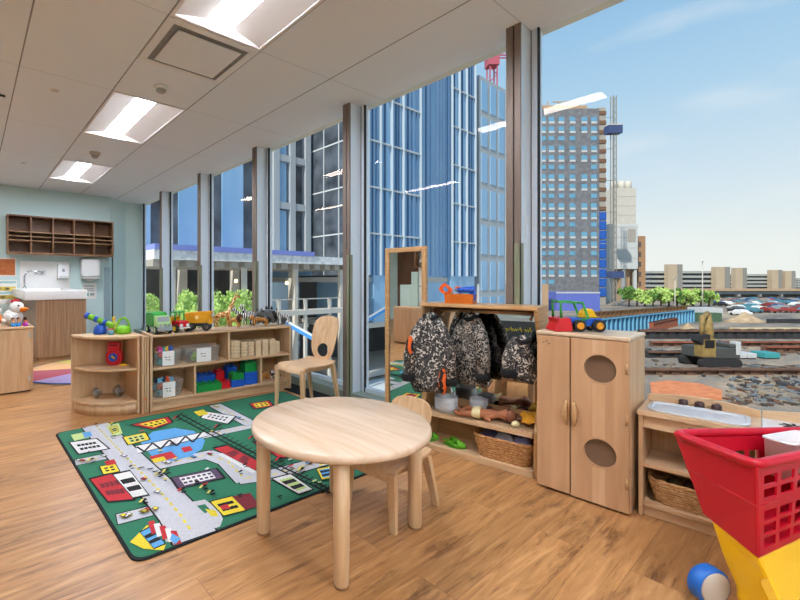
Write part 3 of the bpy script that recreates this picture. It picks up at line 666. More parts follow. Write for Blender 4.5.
# ---------------------------------------------------------------- building site
def along(name, px0, px1, py0, py1, D, mt, lab, cat, th=0.8, group=None, dz=0.0):
    a, b_ = aim(px0, D), aim(px1, D); mb = MB(); mb.bx(0, 0, zat(py1, D) - GZ + dz, (b_ - a).length, th, zat(py0, D) - GZ, mt)
    o = mb.build(name); o.location = (a.x, a.y, GZ); o.rotation_euler = (0, 0, rz); return tag(o, lab, cat, group)
RUST = mat('rust_steel', '#7a5a48', 0.85, nscale=0.8, col2='#5b4338'); RUSTR = mat('rust_red', '#a2583f', 0.85, nscale=0.7, col2='#744536'); DKW = mat('dark_sheet', '#3a3b40', 0.8, nscale=1.0, col2='#26272b')
LUM = mat('raw_lumber', '#b88a5c', 0.85, nscale=0.6, col2='#8f6a48')
def sheet_wall(px0, px1, y_top, y_bot, mt, lab, cap=None, grp=None):
    """retaining wall standing on the ground, running across the view"""
    D = (EYE - GZ) * F / (y_bot - HOR); a, b_ = aim(px0, D), aim(px1, D); W = (b_ - a).length; H = zat(y_top, D) - GZ
    r = thing('retaining_wall', lab, 'retaining wall', (a.x, a.y, GZ), rz, grp)
    mb = MB(); n = int(W / 0.7)
    for q in range(n): mb.bx(q * W / n, 0.12 * (q % 2), 0, (q + 1) * W / n, 0.5, H * (0.96 + 0.04 * ((q * 7) % 3)), mt)
    mb.build('sheeting', r)
    mb = MB(); mb.bx(0, -0.25, H * 0.78, W, 0.15, H, cap or mt); mb.build('waler', r)
sheet_wall(640, 930, 329.5, 339, DKW, 'dark sheet-pile wall with rusty waler across the far side of the pit', RUST)
sheet_wall(652, 930, 341.5, 346.5, RUST, 'brown sheet-pile wall just behind the excavator boom', RUSTR)
sheet_wall(648, 727, 351, 358, DKW, 'low dark retaining wall level with the excavator body', RUST)
sheet_wall(765, 940, 346, 353, RUST, 'rusty retaining wall right of the teal container', RUSTR)
sheet_wall(640, 940, 368.5, 375, RUST, 'nearest rusty retaining wall in front of the excavator', RUST)
# concrete bays
for i in range(6):
    D = 68; a = aim(746 + i * 14.5, D); W = (aim(758.5 + i * 14.5, D) - a).length
    r = thing('concrete_bay', 'open sunlit concrete bay in the row on the far side of the pit', 'concrete bay', (a.x, a.y, GZ), rz, 'concrete bays')
    mb = MB(); z = zat(331.5, D) - GZ
    mb.bx(0, 0, 0, 0.35, 2.5, z, LUM); mb.bx(W - 0.35, 0, 0, W, 2.5, z, LUM); mb.bx(0, 0, z, W + 0.2, 2.7, z + 0.35, mat('bay_cap', '#d8b98a', 0.85, noise=0.1)); mb.build('frame', r)
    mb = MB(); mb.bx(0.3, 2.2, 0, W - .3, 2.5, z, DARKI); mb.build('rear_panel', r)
# blue shoring wall and lumber edge running from the window post toward the excavator
def shoring(pa, pb, H, mt, mt2, lab, name, z0=0.0):
    a, b_ = Vector((pa.x, pa.y, GZ + z0)), Vector((pb.x, pb.y, GZ + z0)); d = b_ - a; r = thing(name, lab, 'site barrier', a, math.atan2(d.y, d.x))
    mb = MB(); n = 26; W = d.length
    mb.bx(0, 0, 0, W, 0.4, H, mt); mb.build('panel', r)
    mb = MB(); mb.bx(-.14, -0.25, 0, .14, 0, H, mt2); f1 = mb.build('post', r); rep(r, 'p', f1, [(W * q / n, 0, 0) for q in range(n + 1)])
    mb = MB(); mb.bx(0, -0.3, H - 0.2, W, 0.45, H, mt2); mb.build('top_rail', r)
shoring(onz(596, 336, GZ), onz(693, 322, GZ), 2.6, mat('shore_blue', '#35749f', 0.7, nscale=0.5, col2='#24567e'), mat('shore_rail', '#6fb3d6', 0.6, noise=0.1), 'long blue shoring barrier running from the grey tower toward the excavator', 'blue_barrier')
shoring(onz(590, 322, GZ), onz(690, 313, GZ), 2.0, LUM, mat('lumber_post', '#8a6644', 0.85, noise=0.2), 'raw timber barrier just behind the blue shoring barrier', 'timber_barrier')
shoring(onz(652, 332, GZ), onz(676, 326, GZ), 1.6, RUSTR, RUSTR, 'short red-brown barrier end beyond the play refrigerator', 'short_barrier')
along('panel_fence', 768, 830, 319, 327, 85, DKW, 'dark panel fence beyond the concrete bays', 'fence', 0.3)
along('green_skip', 698, 722, 313, 322, 88, mat('skip_green', '#4c6a52', 0.8, noise=0.2), 'dull green skip behind the excavator boom', 'skip', 1.5)
along('white_trailer', 703, 723, 308, 315, 96, PANW, 'white site trailer above the green skip', 'trailer', 4)
def pile(px, py, D, rx, h, mt, lab):
    p = aim(px, D); mb = MB(); rnd = random.Random(px); rings = []
    for k_ in range(7):
        t = k_ / 6; rings.append([(rx * (1 - t ** .8) * math.cos(a) * (1 + .18 * rnd.random()), rx * .7 * (1 - t ** .8) * math.sin(a) * (1 + .18 * rnd.random()), h * t) for a in [2 * PI * q / 18 for q in range(18)]])
    mb.loft(rings, mt); o = mb.build('soil_pile'); o.location = (p.x, p.y, GZ - 0.05); o.rotation_euler = (0, 0, rz); tag(o, lab, 'soil pile')
SAND = mat('sand_pile', '#c5ad8d', 0.95, nscale=1, col2='#9d8568')
pile(745, 320, 88, 3.8, 2.2, SAND, 'tan sand pile right of the green skip')
pile(688, 328, 74, 1.4, 1.3, SAND, 'small pale soil pile left of the excavator boom')
# sunlight on the near ground, put into the colour of a flat patch
pa = [onz(x, y, GZ + 0.08) for x, y in ((652, 398), (650, 383), (668, 381), (700, 384), (722, 391), (722, 399))]
mb = MB(); mb.prism([(p.x, p.y) for p in pa], 0.12, mat('sunlit_patch', '#e8925f', 0.85, nscale=2, col2='#c87347'), Matrix.Translation((0, 0, GZ + 0.02)))
tag(mb.build('sunlit_patch'), 'flat orange patch of painted sunlight on the near ground just past the play sink', 'painted light')
# excavator
p = onz(709, 366, GZ)
ex = thing('excavator', 'dark excavator with its ochre boom raised standing in the middle of the pit', 'excavator', p, rz)
OCH = mat('ochre_paint', '#a58b52', 0.6, nscale=2, col2='#7c6538'); TRK = mat('track_dark', '#26272a', 0.8, noise=0.2); CABG = mat('machine_grey', '#4a4d4c', 0.6, noise=0.2, nscale=2)
for sy in (-1, 1):
    mb = MB(); mb.prism(rrect(-1.9, 0, 1.9, 0.95, 0.42), 0.6, TRK, zx(sy * 1.1 + 0.3)); mb.build('track', ex)
mb = MB(); mb.bx(-1.7, -1.25, 0.95, 1.9, 1.25, 2.0, CABG); mb.bx(0.9, -1.25, 2.0, 1.9, 1.2, 2.35, CABG); mb.build('body', ex, bevel=0.08)
mb = MB(); mb.bx(-1.8, -1.3, 1.1, -0.5, -0.3, 2.9, OCH); mb.build('cab', ex, bevel=0.06)
mb = MB(); mb.bx(-1.6, -1.33, 2.0, -0.7, -1.28, 2.75, BLACK); mb.build('cab_window', ex)
mb = MB(); mb.tube([(0, 0, 1.7), (-0.1, -0.1, 3.6), (-0.35, -0.2, 5.3)], [.34, .38, .27], OCH, 8); mb.build('boom', ex)
mb = MB(); mb.tube([(-0.3, -0.2, 5.3), (-1.2, -0.6, 4.9), (-1.5, -.8, 3.2)], [.24, .26, .16], OCH, 8); mb.build('stick', ex)
mb = MB(); mb.prism([(-.5, 0), (.4, .1), (.45, -.7), (-.3, -.9), (-.7, -.5)], 0.9, TRK, Matrix.Translation((-1.5, -.4, 3.2)) @ XZ); mb.build('bucket', ex)
mb = MB(); mb.bx(1.45, -1.28, 1.3, 1.95, -.6, 2.6, PANW); mb.build('counterweight', ex, bevel=0.05)
# small trucks and containers in the pit
for px0, px1, py0, py1, D, mt, lab in [(740, 747, 354, 361, 46, PANW, 'small pale container left of the teal container'), (748, 757, 353.5, 361.5, 46, PANW, 'pale container next to the teal container'), (765.5, 780.5, 353, 361.5, 46, mat('teal_paint', '#3f9ba0', 0.7, noise=0.1), 'teal container in the pit right of the excavator')]:
    a, b_ = aim(px0, D), aim(px1, D); W = (b_ - a).length; r = thing('site_container', lab, 'container', (a.x, a.y, GZ), rz)
    H = zat(py0, D) - GZ
    mb = MB(); mb.bx(0, 0, 0.12, W, 1.6, H, mt); mb.build('body', r, bevel=0.04)
    mb = MB(); mb.bx(W * .12, -0.03, 0.3, W * .48, 0.0, H * .82, mt); mb.build('door', r, bevel=0.02)
    mb = MB(); mb.bx(0.05, 0.05, 0, W - .05, 1.5, 0.12, DKW); mb.build('skid', r)
# light pole
for px, py, D, lab in [(702.5, 262, 130, 'slender pale light pole left of the road bridge'), (675, 278, 120, 'short light pole before the first garage')]:
    p = aim(px, D); mb = MB(); mb.cyl((0, 0, 0), (0, 0, zat(py, D) - GZ), 0.18, CONC, 8, 0.1); mb.bx(-1, -.15, zat(py, D) - GZ, 1, .15, zat(py, D) - GZ + .25, CONC)
    o = mb.build('light_pole'); o.location = (p.x, p.y, GZ); tag(o, lab, 'light pole')
# parked cars
def car_mesh(mt):
    mb = MB()
    sec = [(-2.2, .45, .8, .8), (-2.1, .4, .92, .86), (-1.5, .35, 1.0, .9), (-0.9, .35, 1.5, .72), (0.5, .35, 1.52, .72), (1.1, .35, 1.02, .88), (2.0, .38, .88, .86), (2.2, .45, .7, .78)]
    mb.loft([[(x, -.86, z0), (x, .86, z0), (x, .9, z0 + .4), (x, wd, z1), (x, -wd, z1), (x, -.9, z0 + .4)] for x, z0, z1, wd in sec], mt, smooth=False)
    for x in (-1.35, 1.35):
        for y in (-.8, .8): mb.cyl((x, y - .12, .33), (x, y + .12, .33), .33, TRK, 10)
    mb.bx(-.85, -.75, 1.06, .6, .75, 1.4, DKW)
    return mb
kinds = [('white', '#d4d6d6'), ('silver', '#8b9298'), ('black', '#26282c'), ('red', '#8f3a34'), ('blue', '#3a5f8a'), ('teal', '#4a7f90'), ('tan', '#94806a'), ('grey', '#5c6268')]
protos = {}
rnd = random.Random(5); spots = []
for i in range(110):
    kn, kc = kinds[(i * 5 + rnd.randrange(3)) % 8]
    if kn in ('black',) and rnd.random() < .4: kn, kc = 'white', '#e4e6e6'
    for _try in range(200):
        px = rnd.uniform(718, 830); py = rnd.uniform(300.5, 316)
        if px < 735 and py > 306: continue
        if 750 < px and py > 313: continue
        loc = onz(px, py, GZ)
        if all((loc - q).length > 5.0 for q in spots): break
    else: continue
    spots.append(loc)
    lab = 'tiny %s car parked on the lot beyond the pit and the bays' % kn
    if kn not in protos:
        o = car_mesh(mat('car_' + kn, kc, 0.35, noise=0.05)).build('parked_car'); protos[kn] = o
    else:
        o = protos[kn].copy(); COL.objects.link(o)
    o.location = loc; o.rotation_euler = (0, 0, rz + rnd.choice((0.0, PI / 2)) + rnd.uniform(-.12, .12)); tag(o, lab, 'car', 'cars beyond the pit')
# cars and vans on the street before the blue hoarding

# rubble, timber offcuts and gravel lumps strewn over the pit: nobody could count them
mb = MB(); rnd = random.Random(11)
dm = [mat('rubble_%d' % q, c_, 0.9, noise=0.2, nscale=2) for q, c_ in enumerate(('#857c71', '#5a5148', '#9a8d7a', '#6b4d3c', '#3f3f41', '#747f88'))]
keep = [onz(709, 366, GZ)] + [onz(x, 360.5, GZ) for x in (743, 752, 767, 772, 778)] + [onz(x, 339, GZ) for x in range(640, 830, 10)]
for q in range(1900):
    py = 318 + 88 * rnd.random() ** 0.75; px = rnd.uniform(600, 850); p = onz(px, py, GZ)
    if 640 < px < 728 and 377 < py < 404: continue
    if py < 342 and px < 705 or py < 333 and 705 < px: continue
    if py < 385 and px > 738 and py < 349: continue
    if any(b_ - 2.6 < py < b_ + 1.6 for b_ in (339, 346.5, 353, 358, 375)): continue
    if any((p - q).length < 3.2 for q in keep): continue
    s_ = rnd.uniform(.08, .32) * (p.length / 45); k_ = rnd.choice((1, 1, 1, 3.5))
    mb.cb(p + Vector((0, 0, s_ * .25)), (s_ * k_, s_, s_ * rnd.uniform(.4, .9)), rnd.choice(dm), (rnd.uniform(-.2, .2), rnd.uniform(-.2, .2), rnd.uniform(0, 3)))
tag(mb.build('site_rubble'), 'rubble and offcuts strewn over the floor of the building pit', 'rubble', kind='stuff')
# ================================================================== FURNITURE
RIMW = mat('maple_rim', '#e2c5a3', 0.35, noise=0.08, nscale=8)
# ---- round table
TC = Vector((1.185, 1.285, 0))
t = thing('round_table', 'low round maple toddler table with four thick legs in the middle of the room', 'table', TC)
mb = MB(); mb.lathe([(0.30, 0.424), (0.352, 0.424), (0.361, 0.431), (0.363, 0.440), (0.361, 0.450), (0.354, 0.456), (0.10, 0.457), (0.001, 0.457)], TABLE_W, n=72); mb.build('tabletop', t)
for ang in (52, 143.5, 228, 326):
    a = math.radians(ang); x, y = 0.315 * math.cos(a), 0.315 * math.sin(a)
    mb = MB(); mb.lathe([(0.021, 0), (0.025, 0.006), (0.027, 0.03), (0.0285, 0.2), (0.028, 0.424)], MAPLE, c=(x, y, 0), n=20); lg = mb.build('leg', t)
    g = MB(); g.lathe([(0.02, 0.0005), (0.0262, 0.002), (0.0262, 0.01)], mat('felt_tan', '#a98058', 0.9, noise=0.2), c=(x, y, 0), n=16); g.build('foot_pad', lg)
# ---- chairs: bent plywood, rounded back with a hole, splayed legs. Local +x is the front
def chair(label, loc, rz, w, d, h, ht):
    r = thing('toddler_chair', label, 'chair', loc, rz)
    hw = w / 2
    # seat sheet with a rolled front edge
    prof = [(-d / 2, 0.012), (-d / 2 + .03, 0.002), (-d * .2, -0.006), (d * .15, -0.004), (d / 2 - .05, 0.0), (d / 2 - .018, -0.006), (d / 2, -0.028), (d / 2 + .004, -0.055)]
    mb = MB(); T = 0.012; rings = []
    for y, kx in ((-hw, .93), (-hw * .8, 1), (0, 1.02), (hw * .8, 1), (hw, .93)):
        top = [Vector((x * kx, y, h + z)) for x, z in prof]
        bot = [Vector((x * kx - (T if z < -.02 else 0), y, h + z - (T if z > -.02 else 0))) for x, z in prof]
        rings.append(top + bot[::-1])
    mb.loft(rings, MAPLE_H); mb.build('seat', r, bevel=0.002)
    # backrest: rounded panel with a round cut-out low down
    bh = ht - h; n = 28; ex = lambda z: -d / 2 + 0.012 - 0.16 * (z) - 0.25 * z * z
    out, hole = [], []
    zc = bh * 0.22
    for q in range(n):
        a = 2 * PI * q / n - PI / 2
        cy, cz = math.cos(a), math.sin(a)
        rr = (abs(cy) ** 3.2 + abs(cz) ** 3.2) ** (-1 / 3.2)
        yy, zz = cy * rr, cz * rr
        z = bh * (0.5 + 0.5 * zz)
        ww = hw * (0.76 + 0.18 * (z / bh))
        out.append((yy * ww, max(z, 0.0)))
        hole.append((cy * hw * 0.40, zc + cz * bh * 0.15))
    mb = MB(); V = lambda p, dx: Vector((ex(p[1]) + dx + 0.10 * (p[0] ** 2) / hw, p[0], h + p[1]))
    mb.loft([[V(p, 0) for p in out], [V(p, 0) for p in hole], [V(p, -.011) for p in hole], [V(p, -.011) for p in out]], MAPLE, caps=False, loop=True, smooth=False); mb.build('backrest', r, bevel=0.0015)
    for sx in (1, -1):
        for sy in (1, -1):
            x0, y0 = sx * (d / 2 - (.012 if sx > 0 else .035)), sy * (hw - .016); x1, y1 = x0 + sx * (.004 if sx > 0 else .065), y0 + sy * .012
            zt = h - (.02 if sx > 0 else .012)
            mb = MB(); rings = []
            for tt, ww in ((0, .021), (.35, .02), (.75, .016), (1, .0145)):
                c = Vector((x0 + (x1 - x0) * tt, y0 + (y1 - y0) * tt, zt * (1 - tt))); rings.append([c + Vector((a * ww * .62, b_ * ww, 0)) for a, b_ in ((-1, -1), (1, -1), (1, 1), (-1, 1))])
            mb.loft(rings, MAPLE, smooth=False); mb.build('leg', r, bevel=0.003)
    mb = MB()
    mb.bm.free()
    for sy in (-1, 1):
        mb = MB(); mb.bx(-d / 2 + .03, sy * (hw - .03) - .008, h - .045, d / 2 - .03, sy * (hw - .03) + .008, h - .014, MAPLE_D); mb.build('side_rail', r, bevel=0.003)
    return r
chair('smaller maple toddler chair tucked under the round table, its back toward the dress-up unit', (1.475, 1.272, 0), math.radians(184), .262, .30, .258, .47)
chair('taller maple chair with a round hole in its back standing by the window post', (2.125, 2.715, 0.008), math.radians(184), .335, .37, .358, .722)

# ---- shelving: the long open shelf by the window
LS = Vector((1.088, 3.357, 0)); LRZ = math.radians(-4.2)
W, Dp, HT_ = 1.29, 0.30, 0.607; th = 0.019
sh = thing('toy_shelf', 'long low maple toy shelf with toy trucks and animals along its top', 'shelf', LS, LRZ)
for x in (0, W - th):
    mb = MB(); mb.prism(rrect(0, 0, Dp, HT_, 0.012), th, MAPLE, yz(x)); mb.build('side_panel', sh, bevel=0.003)
def panel(nm, r, x0, y0, z0, x1, y1, z1, m=MAPLE_H, bv=0.003):
    mb = MB(); mb.bx(x0, y0, z0, x1, y1, z1, m); return mb.build(nm, r, bevel=bv)
panel('top', sh, th, 0.008, HT_ - .024, W - th, Dp, HT_ - .004)
panel('middle_shelf', sh, th, 0.008, .325, W - th, Dp - .012, .344)
panel('bottom_shelf', sh, th, 0.006, .072, W - th, Dp - .012, .091)
panel('kickboard', sh, th, 0.03, 0.001, W - th, .048, .072)
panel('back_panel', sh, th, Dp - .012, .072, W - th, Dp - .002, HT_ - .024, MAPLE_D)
for x, z0, z1 in ((.655, .344, HT_ - .024), (.352, .091, .325), (.968, .091, .325)):
    mb = MB(); mb.bx(x, 0.012, z0, x + th, Dp - .012, z1, MAPLE); mb.build('divider', sh, bevel=0.002)
def onls(x, y, z): return LS + Vector((x * math.cos(LRZ) - y * math.sin(LRZ), x * math.sin(LRZ) + y * math.cos(LRZ), z))
# ---- quarter-round corner shelf
cs = thing('corner_shelf', 'quarter-round maple corner shelf holding the red toy and silver balls', 'shelf', (1.02, 3.80, 0))
R_ = 0.405
def qr(R, n=14): return [(0, 0)] + [(-R * math.cos(PI / 2 * i / n), -R * math.sin(PI / 2 * i / n)) for i in range(n + 1)]
for nm, z0, z1, R in (('top', .585, .605, R_), ('middle_shelf', .335, .353, R_ - .02), ('bottom_shelf', .082, .1, R_ - .01)):
    mb = MB(); mb.prism(qr(R), z1 - z0, MAPLE_H, Matrix.Translation((0, 0, z0))); mb.build(nm, cs, bevel=0.004)
mb = MB(); a = [(-(R_ - .02) * math.cos(PI / 2 * i / 14), -(R_ - .02) * math.sin(PI / 2 * i / 14)) for i in range(15)]
mb.loft([[(x * k_, y * k_, z) for k_, z in ((1, 0), (1, .082), (.96, .082), (.96, 0))] for x, y in a], MAPLE, smooth=True); mb.build('curved_kickboard', cs)
mb = MB(); mb.bx(-R_, -.018, 0.001, 0, 0, .585, MAPLE); mb.build('side_panel', cs, bevel=0.003)
mb = MB(); mb.bx(-.018, -R_, 0.001, 0, -.018, .585, MAPLE); mb.build('side_panel', cs, bevel=0.003)
# ---- folded panels parked between the two shelves
fp = thing('folded_panel', 'stack of thin folded maple panels standing between the corner shelf and toy shelf', 'panel', (1.028, 3.36, 0))
for q in range(3):
    mb = MB(); mb.bx(q * .0185, 0, 0.001, q * .0185 + .0145, .4, .602 - .004 * q, MAPLE); pn = mb.build('board', fp, bevel=0.003)
mb = MB(); mb.bx(.01, -.006, .11, .03, 0, .118, ORANGE); mb.build('orange_clip', fp)
# ---- left cabinet
lc = thing('play_cabinet', 'plain maple cabinet cut by the left edge with plush toys on top', 'cabinet', (-.62, 4.71, 0))
mb = MB(); mb.bx(0, .018, .012, 1.075, .4, .585, MAPLE); mb.build('body', lc, bevel=0.004)
mb = MB(); mb.bx(-.005, -.004, .585, 1.08, .405, .605, MAPLE_H); mb.build('top', lc, bevel=0.005)
mb = MB(); mb.bx(.54, 0, .014, 1.06, .018, .58, MAPLE); dr = mb.build('door', lc, bevel=0.003)
for z in (.1, .5):
    mb = MB(); mb.bx(1.035, -.006, z, 1.055, 0.0, z + .05, CHROME); mb.build('hinge', dr)
mb = MB(); mb.bx(.01, 0, .014, .535, .018, .58, MAPLE); mb.build('door', lc, bevel=0.003)
mb = MB(); mb.bx(.02, .03, 0, 1.055, .39, .012, DARKI); mb.build('plinth', lc)

# ================================================================== KITCHEN ROW (local x along the front, y toward the window)
def krow(loc, to): return math.atan2(to[1] - loc[1], to[0] - loc[0])
# ---- dress-up unit with mirror back
DU = Vector((2.178, 1.625, 0)); DRZ = krow(DU, (2.29, .975)); DW = .655; DD = .23
du = thing('dress_up_unit', 'maple dress-up unit with a mirrored back, hanging coats and a low doll shelf', 'dress-up unit', DU, DRZ)
prof = [(0, 0), (DD, 0), (DD, .885), (.0, .885), (.012, .84), (.075, .70), (.085, .5), (.06, .36), (.015, .26), (0, .24)]
for x in (0, DW - .019):
    mb = MB(); mb.prism(prof, .019, PLY, yz(x)); mb.build('side_panel', du, bevel=0.003)
mb = MB(); mb.bx(-.006, -.012, .873, DW + .002, DD, .893, PLY); mb.build('top', du, bevel=0.004)
mb = MB(); mb.bx(.019, -.02, .211, DW - .019, DD - .014, .235, MAPLE_H); mb.build('doll_shelf', du, bevel=0.004)
mb = MB(); mb.bx(.022, 0, .235, DW - .022, DD - .02, .238, mat('cardboard', '#c3a27c', 0.9, noise=0.08)); mb.build('shelf_liner', du)
mb = MB(); mb.bx(.019, -.015, .022, DW - .019, DD - .014, .04, MAPLE_H); mb.build('bottom_shelf', du, bevel=0.003)
mb = MB(); mb.bx(.019, -.01, 0.001, DW - .019, .008, .022, MAPLE_H); mb.build('kickboard', du, bevel=0.002)
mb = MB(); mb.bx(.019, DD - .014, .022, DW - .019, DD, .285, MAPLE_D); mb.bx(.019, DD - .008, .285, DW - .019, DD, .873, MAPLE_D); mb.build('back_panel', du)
MIRR = mat('mirror_glass', '#e8ecec', 0.01, 1.0, noise=0.005)
mb = MB(); mb.bx(.019, DD - .014, .285, DW - .019, DD - .008, .873, MIRR); mb.build('mirror', du)
mb = MB(); mb.cyl((.019, .14, .845), (DW - .019, .14, .845), .009, MAPLE); mb.build('hanging_rail', du)
for x in (.1, .19, .6):
    mb = MB(); mb.tube([(x, .14, .845), (x, .12, .83), (x, .10, .815), (x, .085, .822)], .006, PLY, 8); mb.build('coat_peg', du)
# ---- tall mirror standing behind it
tm = thing('tall_mirror', 'tall narrow mirror in a maple frame standing against the window post', 'mirror', (2.5, 2.185, 0), math.radians(-90), rot=(0, 0, math.radians(-86)))
mb = MB(); w_, h_ = .355, 1.275
for a in ((0, 0, .035, h_), (w_ - .035, 0, w_, h_), (.035, h_ - .035, w_ - .035, h_), (.035, 0, w_ - .035, .1)): mb.bx(a[0], 0, a[1], a[2], .028, a[3], PLY)
mb.build('frame', tm, bevel=0.004)
mb = MB(); mb.bx(.03, .012, .09, w_ - .03, .018, h_ - .03, MIRR); mb.build('glass', tm)
mb = MB(); mb.bx(.01, .018, .01, w_ - .01, .026, h_ - .01, PLY); mb.build('backing', tm)
tm.location = (2.455, 2.165, 0)
# ---- refrigerator
FR = Vector((2.214, .952, 0)); FRZ = krow(FR, (2.232, .575)); FW = .381; FD = .30; FHt = .782
fr = thing('play_refrigerator', 'maple play refrigerator with two doors and two round port holes', 'play refrigerator', FR, FRZ)
FRW_ = wood('maple_door', '#cda37b', '#bb9069', (10, 10, 1.0)); FRL = wood('maple_strip', '#d9b58f', '#caa178', (10, 10, 1.0))
mb = MB(); mb.bx(0, .02, .004, FW, FD, FHt - .02, MAPLE); mb.build('body', fr, bevel=0.004)
mb = MB(); mb.bx(-.002, -.002, FHt - .02, FW + .003, FD + .002, FHt, WHITE if False else mat('maple_gloss', '#dcc3a4', 0.22, noise=0.06)); mb.build('top', fr, bevel=0.006)  # glossy top, paler because sheen is put into its colour
# left door
mb = MB(); mb.bx(.002, 0, .012, .149, .019, FHt - .022, FRW_); ld = mb.build('door', fr, bevel=0.004)
mb = MB(); pr = [(.118, -.002, .4 + z) for z in ()]
def dhandle(x, sgn, parent):
    mb = MB(); rings = []
    for q in range(9):
        tt = q / 8; z = .345 + .115 * tt; wv = math.sin(PI * (0.08 + .84 * tt)); ww = .017 * wv + .002
        rings.append([(x - sgn * ww, .0, z), (x - sgn * ww * .9, -.02 * wv - .003, z), (x, -.026 * wv - .003, z), (x + sgn * .003, -.02 * wv - .003, z), (x + sgn * .003, 0, z)])
    mb.loft(rings, PLY); return mb.build('handle', parent)
dhandle(.139, 1, ld)
mb = MB()
for i, (a, b_) in enumerate(((.03, .0), (.045, .006), (.055, -.006))): mb.cyl((a, -.001, .725 + b_), (a + .008, -.001, .728 + b_), .0018, DARKI, 6)
mb.build('maker_mark', ld)
# right door with two holes, a pale glued strip up the middle
x0, x1 = .155, FW - .002; zc = (.628, .245); rh = .064; xc = (x0 + x1) / 2 + .004
def holed(mb, xa, xb, za, zb, cx, cz, r, n=8):
    """front-facing slab xa..xb, za..zb with a round hole, built as 4n quads, depth 0..0.019"""
    inn, out = [], []
    for q in range(4 * n):
        a = 2 * PI * q / (4 * n) + PI / 4; c_, s_ = math.cos(a), math.sin(a); inn.append((cx + r * c_, cz + r * s_))
        kk = 1 / max(abs(c_), abs(s_)); ux, uz = c_ * kk, s_ * kk
        out.append((cx + ux * ((xb - cx) if ux > 0 else (cx - xa)), cz + uz * ((zb - cz) if uz > 0 else (cz - za))))
    f = lambda P, y: [Vector((p[0], y, p[1])) for p in P]
    mb.loft([f(out, 0), f(inn, 0), f(inn, .019), f(out, .019)], FRW_, caps=False, loop=True, smooth=False)
mb = MB(); zm = (zc[0] + zc[1]) / 2
holed(mb, x0, x1, .012, zm, xc, zc[1], rh); holed(mb, x0, x1, zm, FHt - .022, xc, zc[0], rh)
rd = mb.build('door', fr)
for za, zb in ((.013, zc[1] - rh - .004), (zc[1] + rh + .004, zc[0] - rh - .004), (zc[0] + rh + .004, FHt - .024)):
    mb = MB(); mb.bx(xc - .028, -.0006, za, xc + .022, 0.0005, zb, FRL); mb.build('glued_strip', rd)
dhandle(.166, -1, rd)
for z in (.12, .40, .62):
    mb = MB(); mb.cyl((x1 - .006, -.003, z), (x1 - .006, -.003, z + .045), .005, PLY, 8); mb.build('hinge', rd)
for c_ in zc:
    mb = MB(); mb.lathe([(rh, -.0005), (rh + .003, .004), (rh, .006)], FRW_, M=Matrix.Translation((xc, 0, c_)) @ Matrix.Rotation(-PI / 2, 4, 'X') , caps=False, n=32); mb.build('hole_rim', rd)
mb = MB(); mb.bx(.01, .0195, .02, FW - .01, .0215, FHt - .03, mat('port_dark', '#7a5f48', 0.7, noise=0.1)); mb.build('inner_board', fr)
# ---- sink unit
SK = Vector((2.286, .553, 0)); SRZ = krow(SK, (2.318, .19)); SW = .372; SD = .25; SH = .462
sk = thing('play_sink', 'maple play sink unit with a grey basin, three dark knobs and open shelves', 'play kitchen', SK, SRZ)
for x in (0, SW - .016):
    mb = MB(); mb.bx(x, .004, .001, x + .016, SD, SH - .018, MAPLE); mb.build('side_panel', sk, bevel=0.003)
WTOP = mat('pale_top', '#e3d7c8', 0.3, noise=0.04); BAS = mat('basin_grey', '#cfd3d6', 0.3, noise=0.03)
mb = MB()
bx0, bx1, by0, by1 = .034, SW - .04, .034, SD - .05
for a in ((-.003, -.006, SW, by0), (-.003, by1, SW, SD), (-.003, by0, bx0, by1), (bx1, by0, SW, by1)): mb.bx(a[0], a[1], SH - .018, a[2], a[3], SH, MAPLE_H)
mb.build('countertop', sk)
mb = MB(); o_ = rrect(bx0 - .012, by0 - .012, bx1 + .012, by1 + .012, .045, 6); i_ = rrect(bx0 + .004, by0 + .004, bx1 - .004, by1 - .004, .035, 6); l_ = rrect(bx0 + .02, by0 + .02, bx1 - .02, by1 - .02, .03, 6)
mb.loft([[(p[0], p[1], SH + .0002) for p in o_], [(p[0], p[1], SH + .008) for p in o_], [(p[0], p[1], SH + .008) for p in i_], [(p[0], p[1], SH - .05) for p in l_]], BAS); mb.build('basin', sk, bevel=0.003)
mb = MB(); n = 16; top = [(SW * q / n, SH + .028 + .018 * math.sin(PI * q / n)) for q in range(n + 1)]
mb.prism([(SW, SH), (0, SH)] + top, .014, MAPLE_H, zx(SD)); mb.build('backsplash', sk, bevel=0.003)
KN = mat('knob_brown', '#4a3030', 0.4, noise=0.2)
for x in (.13, .185, .24):
    mb = MB(); mb.lathe([(.014, 0), (.017, .006), (.016, .026), (.010, .030)], KN, c=(x, SD - .026, SH), n=16); mb.build('knob', sk)
panel('apron', sk, .016, .01, SH - .075, SW - .016, .026, SH - .018, MAPLE_H)
panel('middle_shelf', sk, .016, .012, .215, SW - .016, SD - .012, .233)
panel('bottom_shelf', sk, .016, .008, .045, SW - .016, SD - .012, .063)
panel('kickboard', sk, .016, .02, .001, SW - .016, .036, .045)
panel('back_panel', sk, .016, SD - .012, .045, SW - .016, SD - .002, SH - .018, MAPLE)
mb = MB()
for i in range(5): mb.cyl((.165 + i * .006, .0095, SH - .045 + .004 * (i % 2)), (.168 + i * .006, .0095, SH - .038), .0016, DARKI, 6)
mb.build('maker_mark', sk)
